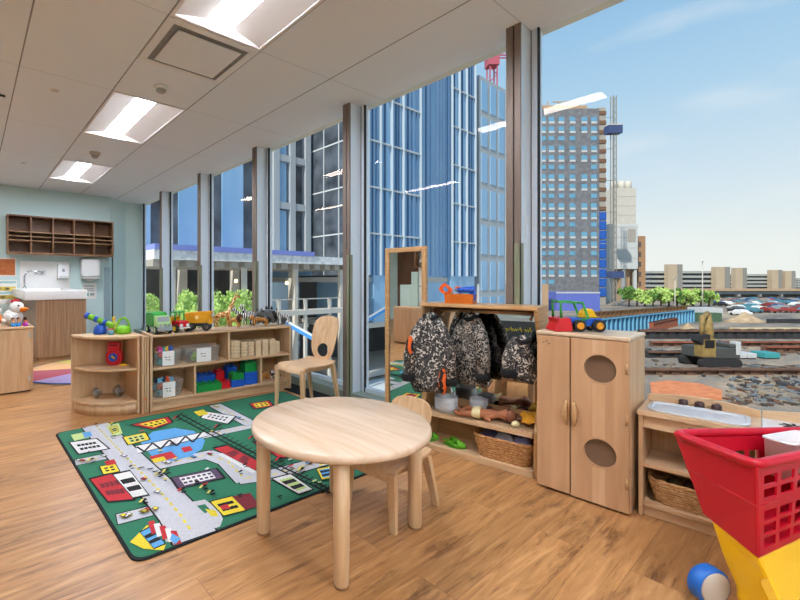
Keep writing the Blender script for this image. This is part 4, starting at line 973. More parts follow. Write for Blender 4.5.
# ---- stove beside it
SV = SK + Vector((math.cos(SRZ) * (SW + .004), math.sin(SRZ) * (SW + .004), 0))
sv = thing('play_stove', 'white topped play stove with black burner marks cut by the right edge', 'play kitchen', SV, SRZ)
mb = MB(); mb.bx(0, .004, .001, SW, SD, SH - .016, MAPLE); mb.build('body', sv, bevel=0.003)
mb = MB(); mb.bx(-.002, -.006, SH - .016, SW, SD, SH, mat('stove_white', '#e7e6e4', 0.3, noise=0.03)); mb.build('top', sv, bevel=0.003)
mb = MB(); mb.prism([(SW, SH), (0, SH)] + [(SW * q / n, SH + .03 + .016 * math.sin(PI * q / n)) for q in range(n + 1)], .014, MAPLE_H, zx(SD)); mb.build('backsplash', sv, bevel=0.003)
for bx_, by_ in ((.085, .065), (.085, .17), (.25, .065), (.25, .17)):
    mb = MB()
    for q in range(8):
        a = q * PI / 4; mb.cb((bx_ + .026 * math.cos(a), by_ + .026 * math.sin(a), SH + .0012), (.028, .009, .0016), BLACK, (0, 0, a))
    mb.tube([(bx_ + .012 * math.cos(a), by_ + .012 * math.sin(a), SH + .0012) for a in [2 * PI * q / 16 for q in range(16)]], .0016, BLACK, 5, loop=True); mb.build('burner_mark', sv)

# ================================================================== BACK OF THE ROOM
# cubby shelf
cu = thing('wall_cubby', 'dark wooden wall cubby with five open bays mounted above the sink', 'wall shelf', (.43, 7.96, 1.455))
CWd, CHt, CDp = 1.52, .60, .285
for i in range(6):
    x = i * (CWd - .02) / 5; mb = MB(); mb.bx(x, 0, 0 if i in (0, 5) else .02, x + .02, CDp, CHt if i in (0, 5) else CHt - .02, OAKD); mb.build('divider' if 0 < i < 5 else 'side_panel', cu, bevel=0.002)
panel('top', cu, .02, 0, CHt - .02, CWd - .02, CDp, CHt, OAKD); panel('bottom', cu, .02, 0, 0, CWd - .02, CDp, .02, OAKD); panel('back_panel', cu, .02, CDp - .01, .02, CWd - .02, CDp, CHt - .02, OAKD)
LEDG = wood('cubby_ledge', '#b08c66', '#93704c', (1.5, 18, 18))
for i in range(5):
    for k_, z in enumerate((.20, .265, .335)):
        x = i * (CWd - .02) / 5 + .02; mb = MB(); mb.bx(x, .004, z, x + (CWd - .02) / 5 - .02, CDp - .01, z + .012, LEDG); mb.build('slot_shelf', cu)
mb = MB(); mb.bx(-.004, .02, -.014, CWd + .004, .05, 0, LEDG); mb.build('hanging_rail', cu)
# trough sink running out from the back wall
vn = thing('sink_cabinet', 'striped brown laminate sink cabinet with a white trough basin below the cubby', 'sink cabinet', (.64, 6.32, 0))
mb = MB(); mb.bx(0, 0, .05, .565, 1.90, .785, VAN); mb.build('cabinet', vn, bevel=0.003)
mb = MB(); mb.bx(.03, .03, 0, .54, 1.9, .05, mat('kick_tan', '#c79a6b', 0.7, noise=0.1)); mb.build('toe_kick', vn)
mb = MB(); a = rrect(-.13, -.03, .575, 1.9, .02, 4); c_ = rrect(-.10, 0, .545, 1.87, .02, 4); d_ = rrect(-.07, .03, .515, 1.84, .02, 4)
mb.loft([[(p[0], p[1], .787) for p in a], [(p[0], p[1], .905) for p in a], [(p[0], p[1], .905) for p in c_], [(p[0], p[1], .815) for p in d_]], mat('solid_surface', '#f4f3f1', 0.3, noise=0.02)); mb.build('basin', vn, bevel=0.006)
for x in (.14,):
    mb = MB(); bx_ = .0; pts = [(bx_, 1.5, .905), (bx_, 1.5, 1.10), (bx_ + .03, 1.5, 1.16), (bx_ + .10, 1.5, 1.18), (bx_ + .19, 1.5, 1.165), (bx_ + .22, 1.5, 1.12)]
    mb.tube(pts, .013, CHROME, 10); ft = mb.build('faucet', vn)
    mb = MB(); mb.cyl((bx_ - .0, 1.5, .905), (bx_, 1.5, .925), .03, CHROME); mb.tube([(bx_ + .2, 1.5, 1.165), (bx_ + .24, 1.5, 1.20)], .008, CHROME, 8); mb.build('faucet_base', ft)
# things on the back wall
bsp = thing('splash_panel', 'white wall splash panel behind the trough basin', 'wall panel', (.61, 8.248, .87))
mb = MB(); mb.bx(0, -.01, 0, .71, 0, .48, PAPER); mb.build('sheet', bsp, bevel=0.003)
mb = MB(); mb.bx(.19, -.014, .25, .36, -.01, .34, mat('plate_grey', '#dadada', 0.4, noise=0.03)); pl_ = mb.build('outlet_plate', bsp, bevel=0.002)
for x in (.235, .31):
    mb = MB(); mb.bx(x - .014, -.016, .275, x + .014, -.014, .315, GREY); mb.build('socket', pl_)
p = ony(57, 263.5, 8.235); sd = thing('soap_dispenser', 'white soap dispenser with a grey window on the splash panel', 'soap dispenser', (p.x, 8.236, 1.06))
mb = MB(); mb.prism(rrect(0, 0, .165, .255, .03), .09, WHITE, XZ); mb.build('body', sd, bevel=0.012)
mb = MB(); mb.bx(.065, -.0935, .12, .1, -.09, .17, GREY); mb.build('window', sd); mb = MB(); mb.bx(.02, -.1, .01, .145, -.088, .055, mat('push_grey', '#cfd2d4', 0.4, noise=0.03)); mb.build('push_bar', sd, bevel=0.004)
p = ony(80, 259, 8.2); td = thing('towel_dispenser', 'rounded white paper towel dispenser on the wall right of the soap dispenser', 'towel dispenser', (p.x, 8.249, 1.06))
mb = MB(); mb.prism(rrect(0, .03, .29, .35, .06), .2, mat('dispenser_white', '#e6e6e4', 0.3, noise=0.03), XZ); mb.build('cover', td, bevel=0.025)
mb = MB(); mb.bx(.02, -.19, 0, .27, -.01, .03, mat('dispenser_tray', '#c9cac9', 0.4, noise=0.03)); mb.build('tray', td, bevel=0.006); mb = MB(); mb.bx(.09, -.12, -.035, .2, -.118, .0, PAPER); mb.build('paper_towel', td)
def sheet(nm, lab, cat, px0, py0, px1, py1, m, lines=None):
    a, b_ = ony(px0, py1, 8.245), ony(px1, py0, 8.245); r = thing(nm, lab, cat, (a.x, 8.249, a.z))
    w__, h__ = b_.x - a.x, b_.z - a.z
    mb = MB(); mb.bx(0, -.003, 0, w__, 0, h__, m); mb.build('sheet', r)
    for col, u0, v0, u1, v1 in (lines or []):
        mb = MB(); mb.bx(w__ * u0, -.0045, h__ * v0, w__ * u1, -.003, h__ * v1, col); mb.build('printed_band', r)
INK = mat('faint_ink', '#9aa0a2', 0.8, noise=0.1)
sheet('hand_washing_notice', 'white paper notice on the wall under the towel dispenser', 'notice', 82, 283, 96.5, 299, PAPER, [(INK, .15, .78, .85, .84), (INK, .15, .62, .8, .66), (INK, .15, .5, .85, .54), (TEAL, .2, .18, .45, .38), (INK, .55, .2, .85, .36)])
sheet('wall_poster', 'orange brown poster on the back wall at the left edge', 'poster', -6, 258, 16.5, 276.5, mat('poster_cream', '#eae3d6', 0.8, noise=0.04), [(mat('poster_orange', '#c8743e', 0.8, nscale=20, col2='#a95c2e'), .1, .08, .93, .92)])
PYL = mat('chart_yellow', '#e8d36a', 0.8, noise=0.1); PBL = mat('chart_blue', '#a9d6d6', 0.8, noise=0.1)
sheet('wall_chart', 'pale striped chart with yellow and aqua bands under the orange poster', 'poster', -6, 280, 17, 304, PAPER, [(PBL, .05, .86, .95, .95), (PYL, .05, .55, .95, .72), (PBL, .05, .42, .95, .5), (PYL, .05, .2, .95, .36), (INK, .15, .6, .3, .68), (INK, .5, .6, .65, .68), (INK, .3, .24, .45, .32)])
# panel and hanging cord by the column
p = ony(104.5, 266, 8.2); mb = MB(); mb.bx(p.x, 8.225, .02, p.x + .1, 8.249, 1.27, mat('grey_blue_panel', '#93aab2', 0.6, noise=0.05)); tag(mb.build('wall_panel_strip', bevel=0.003), 'narrow grey-blue panel on the wall right of the sink cabinet', 'wall panel')
mb = MB(); q = ony(115.5, 250, 7.9); mb.tube([(q.x, 8.1, 1.62), (q.x, 8.1, .2)], .011, BLACK, 8); mb.bx(q.x - .02, 8.085, 1.55, q.x + .02, 8.115, 1.66, BLACK); mb.lathe([(.09, 0), (.09, .02), (.02, .04), (.012, .2)], BLACK, c=(q.x, 8.1, 0)); tag(mb.build('stand_pole'), 'thin black pole standing beside the aqua column', 'pole')
# round rug
m, nt, b = nodes('rainbow_rug'); N = nt.nodes.new; L = nt.links.new
tc = N('ShaderNodeTexCoord'); sp = N('ShaderNodeSeparateXYZ'); L(tc.outputs['Object'], sp.inputs[0])
at_ = N('ShaderNodeMath'); at_.operation = 'ARCTAN2'; L(sp.outputs['Y'], at_.inputs[0]); L(sp.outputs['X'], at_.inputs[1])
dv = N('ShaderNodeMapRange'); dv.inputs[1].default_value = -PI; dv.inputs[2].default_value = PI; L(at_.outputs[0], dv.inputs[0])
cr = N('ShaderNodeValToRGB'); cr.color_ramp.interpolation = 'CONSTANT'; e = cr.color_ramp.elements
for i, c_ in enumerate(['#b65a68', '#b3a3d2', '#8bb7e0', '#7cc0a0', '#c3d36a', '#f1e07c', '#f5c489', '#b65a68']):
    if i == 0: e[0].position = 0; e[0].color = lin(c_)
    elif i == 1: e[1].position = .07; e[1].color = lin(c_)
    else: q = e.new([0, 0, .4, .5, .6, .7, .83, .94][i]); q.color = lin(c_)
L(dv.outputs[0], cr.inputs[0]); L(cr.outputs[0], b.inputs['Base Color']); b.inputs['Roughness'].default_value = .95
rr = thing('round_rug', 'round rainbow rug with coloured wedges and a blue centre before the sink cabinet', 'rug', (1.21, 5.47, 0))
mb = MB(); mb.lathe([(.80, 0.0005), (.80, .007), (.001, .008)], m, n=64); mb.build('pile', rr)
mb = MB(); mb.lathe([(.805, .0005), (.825, .004), (.805, .0095), (.795, .009)], mat('rug_binding', '#2e4c86', 0.9, noise=0.1), n=64, caps=False); mb.build('binding', rr)
mb = MB(); mb.lathe([(.30, .008), (.30, .0095), (.001, .0098)], mat('rug_blue', '#4f86c9', 0.95, nscale=9, col2='#3d6cb4'), n=40); mb.build('hub', rr)
def roundpoly(P, r, n=6):
    out = []
    for i in range(len(P)):
        a, b_, c_ = P[i - 1], P[i], P[(i + 1) % len(P)]; u = (a - b_).normalized() * r; v = (c_ - b_).normalized() * r
        out += [(b_ + u) * (1 - t) ** 2 + b_ * 2 * t * (1 - t) + (b_ + v) * t * t for t in [q / n for q in range(n + 1)]]
    return out
# ================================================================== TOWN RUG
RG = Vector((1.36, 2.42, 0))
rg = thing('town_rug', 'green rectangular play rug printed with grey roads and little town buildings', 'rug', RG)
CARP = lambda n, c: mat('rug_' + n, c, 0.95, nscale=160, noise=0.22)
cG, cK, cR, cGy, cY, cB, cW, cLg, cDr, cPu, cOr = CARP('green', '#2c7a5b'), CARP('black', '#14161a'), CARP('red', '#c42f35'), CARP('road', '#c9cbd1'), CARP('yellow', '#ecd73a'), CARP('sky', '#5fa6de'), CARP('white', '#e9e9e6'), CARP('pale', '#c3d98c'), CARP('maroon', '#7c2630'), CARP('mauve', '#5d4a66'), CARP('dash', '#d8cf6a')
q4 = [Vector((.437, 3.30, 0)), Vector((2.262, 3.24, 0)), Vector((2.168, 1.556, 0)), Vector((.458, 1.597, 0))]
ctr = sum(q4, Vector()) / 4
mb = MB(); mb.prism([(p.x - RG.x, p.y - RG.y) for p in roundpoly(q4, .06)], .007, cK); mb.build('border', rg, bevel=0.003)
inn = [ctr + (p - ctr) * .985 for p in q4]
mb = MB(); lev = [0.0072]
def R(pts, m):
    """one printed shape; each later shape lies a hair above the last"""
    lev[0] += 0.00002; mb.flat([(p[0] - RG.x, p[1] - RG.y, lev[0]) for p in pts], m)
def zp(x, y): p = onz(40 + x / 2.667, 390 + y / 2.667, .0075); return (p.x, p.y)
def Z_(pts, m): R([zp(*p) for p in pts], m)
def line(a, b_, wd, m, dash=0):
    a, b_ = Vector(a), Vector(b_); d = b_ - a; n_ = Vector((-d.y, d.x)).normalized() * wd / 2
    k_ = max(1, int(d.length / dash)) if dash else 1
    for i in range(k_):
        s0, s1 = (i / k_, (i + (.55 if dash else 1)) / k_); p, q = a + d * s0, a + d * s1; R([p + n_, p - n_, q - n_, q + n_], m)
def pl(pts, wd, m, dash=0):
    for a, b_ in zip(pts[:-1], pts[1:]): line(zp(*a), zp(*b_), wd, m, dash)
def road(pts, wd, m=cGy, edge=True):
    P = [Vector(zp(*p)) for p in pts]
    for off, mm in ((wd / 2 + .008, cK), (wd / 2, m)):
        if mm is cK and not edge: continue
        for a, b_ in zip(P[:-1], P[1:]):
            d = (b_ - a).normalized(); n_ = Vector((-d.y, d.x)) * off; e_ = d * off * .5; R([a + n_ - e_, a - n_ - e_, b_ - n_ + e_, b_ + n_ + e_], mm)
    pl(pts, .010, cY, .055)
R([(p.x, p.y) for p in roundpoly(inn, .055)], cG)
road([(106, 191), (198, 172)], .085); road([(220, 341), (318, 316)], .085); road([(400, 130), (600, 88), (700, 66)], .085)
road([(300, 203), (450, 172), (500, 190), (545, 236), (620, 226), (780, 182)], .11)
road([(152, 98), (240, 190), (312, 262), (372, 330), (405, 380)], .17)
Z_([(400, 300), (440, 293), (475, 318), (488, 345), (480, 365), (415, 388), (395, 350)], cGy)
Z_([(418, 310), (440, 305), (456, 322), (440, 330)], cG); Z_([(440, 318), (468, 322), (476, 338), (458, 338)], cY)
road([(470, 42), (560, 90)], .10); road([(340, 400), (400, 385)], .03, edge=False)
# pond, bridge
Z_([(268, 140), (300, 112), (360, 102), (410, 110), (440, 135), (432, 158), (400, 178), (352, 190), (300, 180)], cB)
Z_([(255, 150), (440, 112), (446, 124), (262, 170)], cW)
pl([(258, 152), (278, 165), (300, 142), (322, 158), (345, 134), (365, 150), (388, 124), (408, 140), (430, 114)], .014, cK); pl([(255, 150), (440, 112)], .01, cK); pl([(262, 170), (446, 124)], .01, cK)
Z_([(292, 178), (350, 165), (366, 180), (305, 196)], cR); Z_([(296, 186), (330, 178), (338, 188), (306, 195)], cY); Z_([(376, 155), (400, 150), (408, 162), (384, 168)], cR)
# railway
for s_ in (0, 13): pl([(362 + s_, 70 - s_ * .4), (470 + s_, 128 - s_ * .4), (600 + s_, 196 - s_ * .4), (770 + s_, 275 - s_ * .4)], .013, cK)
for q in range(34):
    t_ = q / 33; x, y = 362 + 408 * t_, 70 + 205 * t_; pl([(x - 4, y + 3), (x + 20, y - 10)], .008, cK)
# buildings: wall, roof, dark openings
def house(a, roof, wall, wn=4, trim=cK):
    g_ = (sum(p[0] for p in a) / len(a), sum(p[1] for p in a) / len(a)); Z_([(g_[0] + (p[0] - g_[0]) * 1.12, g_[1] + (p[1] - g_[1]) * 1.12) for p in a], cK)
    Z_(a, roof); x0, y0 = a[0]; mid = [((p[0] + a[0][0] * 0) , p[1]) for p in a]
    c_ = (sum(p[0] for p in a) / len(a), sum(p[1] for p in a) / len(a)); b_ = [(c_[0] + (p[0] - c_[0]) * .72, c_[1] + (p[1] - c_[1]) * .72) for p in a]; Z_(b_, wall)
    for q in range(wn):
        t_ = (q + .5) / wn; p0 = (b_[0][0] + (b_[1][0] - b_[0][0]) * t_, b_[0][1] + (b_[1][1] - b_[0][1]) * t_); p1 = (b_[3][0] + (b_[2][0] - b_[3][0]) * t_, b_[3][1] + (b_[2][1] - b_[3][1]) * t_)
        f_ = lambda k: (p0[0] + (p1[0] - p0[0]) * k, p0[1] + (p1[1] - p0[1]) * k); pl([f_(.15), f_(.4)], .018, trim); pl([f_(.6), f_(.85)], .018, trim)
house([(135, 240), (205, 222), (250, 292), (182, 298)], cR, cR, 4, cMar := cDr); house([(196, 228), (240, 218), (288, 280), (248, 288)], cW, cW, 5)
house([(160, 206), (200, 198), (212, 218), (170, 226)], cY, cY, 2); Z_([(172, 192), (198, 186), (204, 198), (178, 204)], cR)
house([(455, 300), (512, 286), (548, 322), (490, 337)], cY, cY, 4); Z_([(512, 286), (560, 276), (586, 312), (548, 322)], cDr); Z_([(478, 312), (500, 306), (508, 318), (486, 322)], cR)
Z_([(240, 408), (286, 362), (336, 414), (330, 430), (276, 426)], cY); house([(268, 382), (296, 368), (332, 412), (304, 424)], cB, cB, 4)
for q in range(5):
    x = 292 + q * 15; Z_([(x - 4, 354 - q * 2 + q * 8), (x + 12, 350 + q * 7), (x + 26, 380 + q * 8), (x + 6, 388 + q * 7)], (cR, cW)[q % 2])
Z_([(352, 385), (376, 398), (362, 414), (346, 402)], cB)
house([(352, 236), (468, 212), (488, 236), (372, 264)], cPu, cW, 6, cPu)
house([(466, 158), (500, 150), (580, 192), (574, 216)], cR, cR, 6, cDr); pl([(480, 172), (572, 222)], .03, cW)
house([(80, 142), (150, 132), (182, 158), (104, 172)], cW, cW, 5); Z_([(82, 122), (120, 114), (132, 128), (92, 138)], cLg); Z_([(112, 116), (134, 112), (140, 124), (120, 130)], cB)
house([(222, 128), (280, 116), (292, 134), (236, 148)], cY, cLg, 3); house([(246, 94), (340, 74), (352, 88), (300, 106)], cR, cY, 4)
Z_([(176, 98), (210, 90), (220, 118), (196, 126)], cLg); house([(186, 104), (204, 98), (210, 112), (194, 118)], cY, cLg, 2)
house([(444, 60), (520, 72), (500, 92), (430, 76)], cW, cW, 5); house([(560, 38), (610, 30), (622, 44), (572, 52)], cR, cY, 3); Z_([(410, 60), (436, 54), (450, 66), (424, 72)], cY)
house([(572, 142), (640, 128), (722, 172), (640, 184)], cR, cR, 6, cDr); house([(620, 240), (668, 228), (726, 268), (690, 280)], cW, cLg, 4); house([(738, 214), (776, 206), (784, 236), (752, 242)], cY, cB, 3)
house([(640, 60), (700, 48), (716, 62), (656, 74)], cW, cLg, 4); house([(700, 96), (760, 84), (776, 100), (716, 112)], cY, cR, 3)
for x, y in ((468, 100), (632, 188), (690, 216), (360, 76), (450, 276), (270, 300), (130, 190), (330, 220), (560, 130), (430, 262), (372, 270), (310, 228)):
    pl([(x, y), (x + 14, y - 6)], .02, cK); pl([(x + 6, y + 8), (x + 18, y + 3)], .014, cK); pl([(x - 4, y + 4), (x + 4, y - 5)], .012, cOr if x % 4 else cR)
for x, y in ((286, 215), (300, 222), (318, 230), (262, 212)): pl([(x, y), (x + 16, y - 3)], .012, cK)
rnd = random.Random(3)
for q in range(26):                                   # little printed cars on the roads
    t_ = rnd.random(); a_, b_ = rnd.choice((((152, 98), (405, 380)), ((300, 203), (450, 172)), ((545, 236), (780, 182)), ((106, 191), (198, 172)), ((220, 341), (318, 316)), ((420, 126), (700, 66)), ((470, 42), (560, 90))))
    x, y = a_[0] + (b_[0] - a_[0]) * t_ + rnd.uniform(-10, 10), a_[1] + (b_[1] - a_[1]) * t_; pl([(x - 6, y - 1), (x + 7, y + 2)], .022, cK); pl([(x - 4, y - 1), (x + 5, y + 1)], .016, rnd.choice((cR, cY, cB, cW)))
for q in range(46):                                   # printed bushes, signs and fences on the green
    x, y = rnd.uniform(110, 760), rnd.uniform(60, 340)
    if not (y > 48 + abs(x - 330) * .1 and y < 150 + x * .42 and y < 420 - x * .2): continue
    mm = rnd.choice((cK, cLg, cK, cR, cY, cW)); pl([(x, y), (x + rnd.uniform(6, 16), y - rnd.uniform(1, 6))], .014, mm); pl([(x + 3, y + 5), (x + rnd.uniform(8, 14), y + 3)], .010, cK)
mb.build('printed_pile', rg)

# ================================================================== TOYS ON THE SHELVES
def wheels(r, xs, y, rad, wd, tyre=BLACK, hub=ORANGE, ys=(-1, 1)):
    for x in xs:
        for s_ in ys:
            mb = MB(); mb.lathe([(rad * .6, -wd / 2), (rad * .93, -wd / 2), (rad, -wd / 3), (rad, wd / 3), (rad * .93, wd / 2), (rad * .6, wd / 2)], tyre, M=Matrix.Translation((x, s_ * y, rad)) @ Matrix.Rotation(PI / 2, 4, 'X'), n=20)
            wl = mb.build('wheel', r); mb = MB(); mb.lathe([(rad * .62, -wd * .52), (rad * .3, -wd * .6), (rad * .3, wd * .6), (rad * .62, wd * .52)], hub, M=Matrix.Translation((x, s_ * y, rad)) @ Matrix.Rotation(PI / 2, 4, 'X'), n=14); mb.build('hub', wl)
PGREEN = plastic('pale_green_plastic', '#a9d08a'); DGREEN = plastic('dark_green_plastic', '#2f9a3c'); SILV = plastic('silver_plastic', '#9aa3a6')
TOPZ = HT_ - .0035
# local +x is the front of each truck
g = thing('toy_truck', 'green toy rubbish truck at the left end of the long shelf top', 'toy truck', onls(.10, .13, TOPZ), LRZ + math.radians(-84))
mb = MB(); mb.prism(rrect(-.14, .05, .03, .17, .035), .12, DGREEN, zx(.06)); mb.build('hopper', g, bevel=0.006)
mb = MB(); mb.bx(-.14, -.055, .03, .13, .055, .05, SILV); mb.build('chassis', g)
mb = MB(); mb.prism([(.035, .05), (.125, .05), (.13, .085), (.105, .095), (.09, .145), (.035, .145)], .115, PGREEN, zx(.0575)); mb.build('cab', g, bevel=0.008)
mb = MB(); mb.prism([(.1075, .1), (.094, .138), (.092, .138), (.1055, .1)], .095, SILV, zx(.0475)); mb.build('windscreen', g)
mb = MB(); mb.bx(.12, -.06, .03, .142, .06, .062, SILV)
for y in (-.035, 0, .035): mb.bx(.13, y - .01, .062, .138, y + .01, .085, SILV)
mb.build('bumper', g, bevel=0.003); wheels(g, (-.09, .085), .055, .032, .025, BLACK, PGREEN)
g = thing('toy_truck', 'red toy tractor truck with a green roll bar between two larger trucks', 'toy truck', onls(.252, .13, TOPZ), LRZ + math.radians(-75))
mb = MB(); mb.prism(rrect(-.02, .04, .10, .095, .012), .09, RED, zx(.045)); mb.build('body', g, bevel=0.006)
mb = MB(); mb.prism([(-.12, .06), (-.03, .06), (-.03, .13), (-.12, .12)], .10, YELLOW, zx(.05)); mb.build('rear_bin', g, bevel=0.008)
mb = MB()
for s_ in (-1, 1): mb.tube([(.03, s_ * .042, .09), (.028, s_ * .042, .165), (-.035, s_ * .042, .165), (-.04, s_ * .042, .09)], .007, DGREEN, 8)
mb.bx(-.042, -.048, .16, .036, .048, .17, DGREEN); mb.build('roll_bar', g)
mb = MB(); mb.cyl((.1, -.03, .06), (.108, -.03, .06), .014, WHITE); mb.cyl((.1, .03, .06), (.108, .03, .06), .014, WHITE); mb.bx(.1, -.05, .035, .112, .05, .045, WHITE); mb.build('headlight', g)
wheels(g, (-.075, .06), .052, .034, .03, BLACK, YELLOW)
g = thing('toy_truck', 'yellow toy dump truck with a tilted open bed beside the giraffe', 'toy truck', onls(.44, .13, TOPZ), LRZ + math.radians(-30))
mb = MB(); mb.bx(-.10, -.045, .04, .10, .045, .055, BLACK); mb.build('chassis', g)
TY = plastic('truck_yellow', '#e9a520')
mb = MB(); mb.loft([[(-.09, -.05, .065), (.07, -.05, .065), (.07, .05, .065), (-.09, .05, .065)], [(-.125, -.062, .15), (.115, -.062, .165), (.115, .062, .165), (-.125, .062, .15)], [(-.115, -.054, .15), (.105, -.054, .162), (.105, .054, .162), (-.115, .054, .15)], [(-.085, -.045, .075), (.065, -.045, .075), (.065, .045, .075), (-.085, .045, .075)]], TY, smooth=False); bd = mb.build('dump_bed', g, bevel=0.004)
mb = MB(); mb.cyl((-.01, -.0585, .115), (-.01, -.064, .115), .016, mat('badge', '#f7d68a', 0.5, noise=0.05), 16); mb.build('badge', bd)
mb = MB(); mb.prism(rrect(.06, .055, .115, .12, .012), .08, TY, zx(.04)); mb.build('cab', g, bevel=0.004)
wheels(g, (-.065, .065), .05, .033, .03, BLACK, mat('hub_dark', '#55504a', 0.5, noise=0.1))

# ---- skinned figures
def skin(name, V_, E_, m, parent=None, sub=2):
    me = bpy.data.meshes.new(name); me.from_pydata([v[0] for v in V_], E_, []); me.materials.append(m)
    o = bpy.data.objects.new(name, me); COL.objects.link(o)
    md = o.modifiers.new('skin', 'SKIN'); md.use_smooth_shade = True; md.branch_smoothing = 0.6
    if not me.skin_vertices: me.skin_vertices.new()
    for i, v in enumerate(V_):
        rr = v[1] if isinstance(v[1], tuple) else (v[1], v[1]); me.skin_vertices[0].data[i].radius = rr
    me.skin_vertices[0].data[0].use_root = True
    s_ = o.modifiers.new('sub', 'SUBSURF'); s_.levels = s_.render_levels = sub
    if parent: o.parent = parent
    return o
def patt(name, c1, c2, scale, kind='voronoi', thr=.12, stretch=(1, 1, 1), c3=None):
    if name in MATS: return MATS[name]
    m, nt, b = nodes(name); N = nt.nodes.new; L = nt.links.new
    tc = N('ShaderNodeTexCoord'); mp = N('ShaderNodeMapping'); mp.inputs['Scale'].default_value = stretch; L(tc.outputs['Object'], mp.inputs[0])
    cr = N('ShaderNodeValToRGB'); cr.color_ramp.interpolation = 'CONSTANT'; e = cr.color_ramp.elements; e[0].color = lin(c2); e[1].color = lin(c1); e[1].position = thr
    if kind == 'voronoi':
        v = N('ShaderNodeTexVoronoi'); v.feature = 'DISTANCE_TO_EDGE'; v.inputs['Scale'].default_value = scale; L(mp.outputs[0], v.inputs['Vector']); L(v.outputs['Distance'], cr.inputs[0])
    elif kind == 'wave':
        v = N('ShaderNodeTexWave'); v.inputs['Scale'].default_value = scale; v.inputs['Distortion'].default_value = 3; v.inputs['Detail'].default_value = 1; L(mp.outputs[0], v.inputs['Vector']); L(v.outputs[0], cr.inputs[0])
    else:
        v = N('ShaderNodeTexNoise'); v.inputs['Scale'].default_value = scale; v.inputs['Detail'].default_value = 2.5; v.inputs['Distortion'].default_value = 1.2; L(mp.outputs[0], v.inputs['Vector']); L(v.outputs[0], cr.inputs[0])
        if c3: q = e.new(thr + .1); q.color = lin(c3); q = e.new(thr + .14); q.color = lin(c1)
    L(cr.outputs[0], b.inputs['Base Color']); b.inputs['Roughness'].default_value = .8
    MATS[name] = m; return m
GIR = patt('giraffe_hide', '#b9772f', '#eed6a4', 45, thr=.06); ZEB = patt('zebra_hide', '#ecebe6', '#26221f', 28, 'wave', .5); LION = mat('lion_hide', '#c08a48', 0.8, noise=0.15); MANE = mat('mane_brown', '#4a2e1a', 0.9, noise=0.3); ELE = mat('elephant_hide', '#6d6c6b', 0.85, noise=0.2, nscale=30); GOR = mat('dark_hide', '#35322f', 0.9, noise=0.3, nscale=30); TIG = patt('tiger_hide', '#d9903c', '#2a201a', 34, 'wave', .35)
BSC = {'toy animals along the shelf top': 1.75, 'toy animals on the bottom shelf': 1.4}
def beast(label, loc, rz, m, L_, H_, neck, head, legr=.006, body=.02, extra=None, name='toy_animal', grp='toy animals along the shelf top'):
    """one continuous body: local +x is the head end"""
    r = thing(name, label, 'toy animal', loc + Vector((0, 0, .004)), rz, grp)
    bz = H_ - body; hx = L_ / 2
    V_ = [((0, 0, bz), (body * .95, body)), ((hx * .8, 0, bz + .004), (body * .85, body)), ((-hx * .8, 0, bz), (body * .85, body * .95))]; E_ = [(0, 1), (0, 2)]
    i = 3
    for (sx, b_) in ((1, 1), (-1, 2)):
        for sy in (-1, 1):
            x = sx * hx * .8; V_ += [((x, sy * body * .62, bz - body * .5), legr * 1.5), ((x + sx * .004 - (.006 if sx < 0 else 0), sy * body * .62, bz * .45), legr * .95), ((x + sx * .002, sy * body * .62, legr * .8), legr)]; E_ += [(b_, i), (i, i + 1), (i + 1, i + 2)]; i += 3
    nx, nz, nr = neck; hx2, hr = head
    V_ += [((hx * .8 + nx * .5, 0, bz + nz * .55), nr), ((hx * .8 + nx, 0, bz + nz), nr * .85), ((hx * .8 + nx + hx2, 0, bz + nz - hx2 * .35), hr)]; E_ += [(1, i), (i, i + 1), (i + 1, i + 2)]; hd = (hx * .8 + nx, bz + nz, nr); i += 3
    V_ += [((-hx - .004, 0, bz), legr * .8), ((-hx - .012, 0, bz * .55), legr * .6)]; E_ += [(2, i), (i, i + 1)]
    skin('body', V_, E_, m, r, 1)
    for sy in (-1, 1):
        mb = MB(); mb.ell((hd[0] - .002, sy * hd[2] * .9, hd[1] + hd[2] * .9), (hd[2] * .3, hd[2] * .4, hd[2] * .55), m if not extra else extra, n=8, k=5)
        mb.build('ear', r)
    r.scale = (BSC[grp],) * 3
    return r, hd
beast('toy giraffe with a long neck, tallest animal on the shelf top', onls(.66, .14, TOPZ), LRZ + math.radians(15), GIR, .085, .085, (.05, .095, .0095), (.026, .008), .0055, .017)
r, hd = beast('small toy lion with a dark mane right of the giraffe', onls(.745, .08, TOPZ), LRZ + math.radians(-65), LION, .06, .055, (.012, .012, .013), (.014, .009), .0055, .014)
mb = MB(); mb.ell((hd[0] - .004, 0, hd[1]), (.014, .02, .021), MANE, n=12, k=7); mb.build('mane', r)
beast('toy zebra facing left in front of the second zebra', onls(.86, .12, TOPZ), LRZ + math.radians(165), ZEB, .075, .075, (.022, .035, .012), (.022, .008), .0055, .016)
beast('toy zebra facing left behind the tiger', onls(.95, .20, TOPZ), LRZ + math.radians(195), ZEB, .075, .08, (.022, .037, .012), (.022, .008), .0055, .016)
beast('small orange striped toy tiger on the shelf top before the elephant', onls(.985, .06, TOPZ), LRZ + math.radians(175), TIG, .075, .05, (.014, .012, .011), (.012, .009), .006, .014)
r, hd = beast('grey toy elephant on the shelf top near its right end', onls(1.10, .15, TOPZ), LRZ + math.radians(190), ELE, .07, .085, (.018, .008, .02), (.014, .016), .0105, .027)
mb = MB(); mb.tube([(hd[0] + .02, 0, hd[1]), (hd[0] + .032, 0, hd[1] - .022), (hd[0] + .03, 0, hd[1] - .05)], [.009, .007, .005], ELE, 8); mb.build('trunk', r)
beast('dark toy gorilla standing on all fours beyond the elephant', onls(1.20, .20, TOPZ), LRZ + math.radians(205), GOR, .06, .075, (.012, .02, .02), (.012, .013), .011, .022)
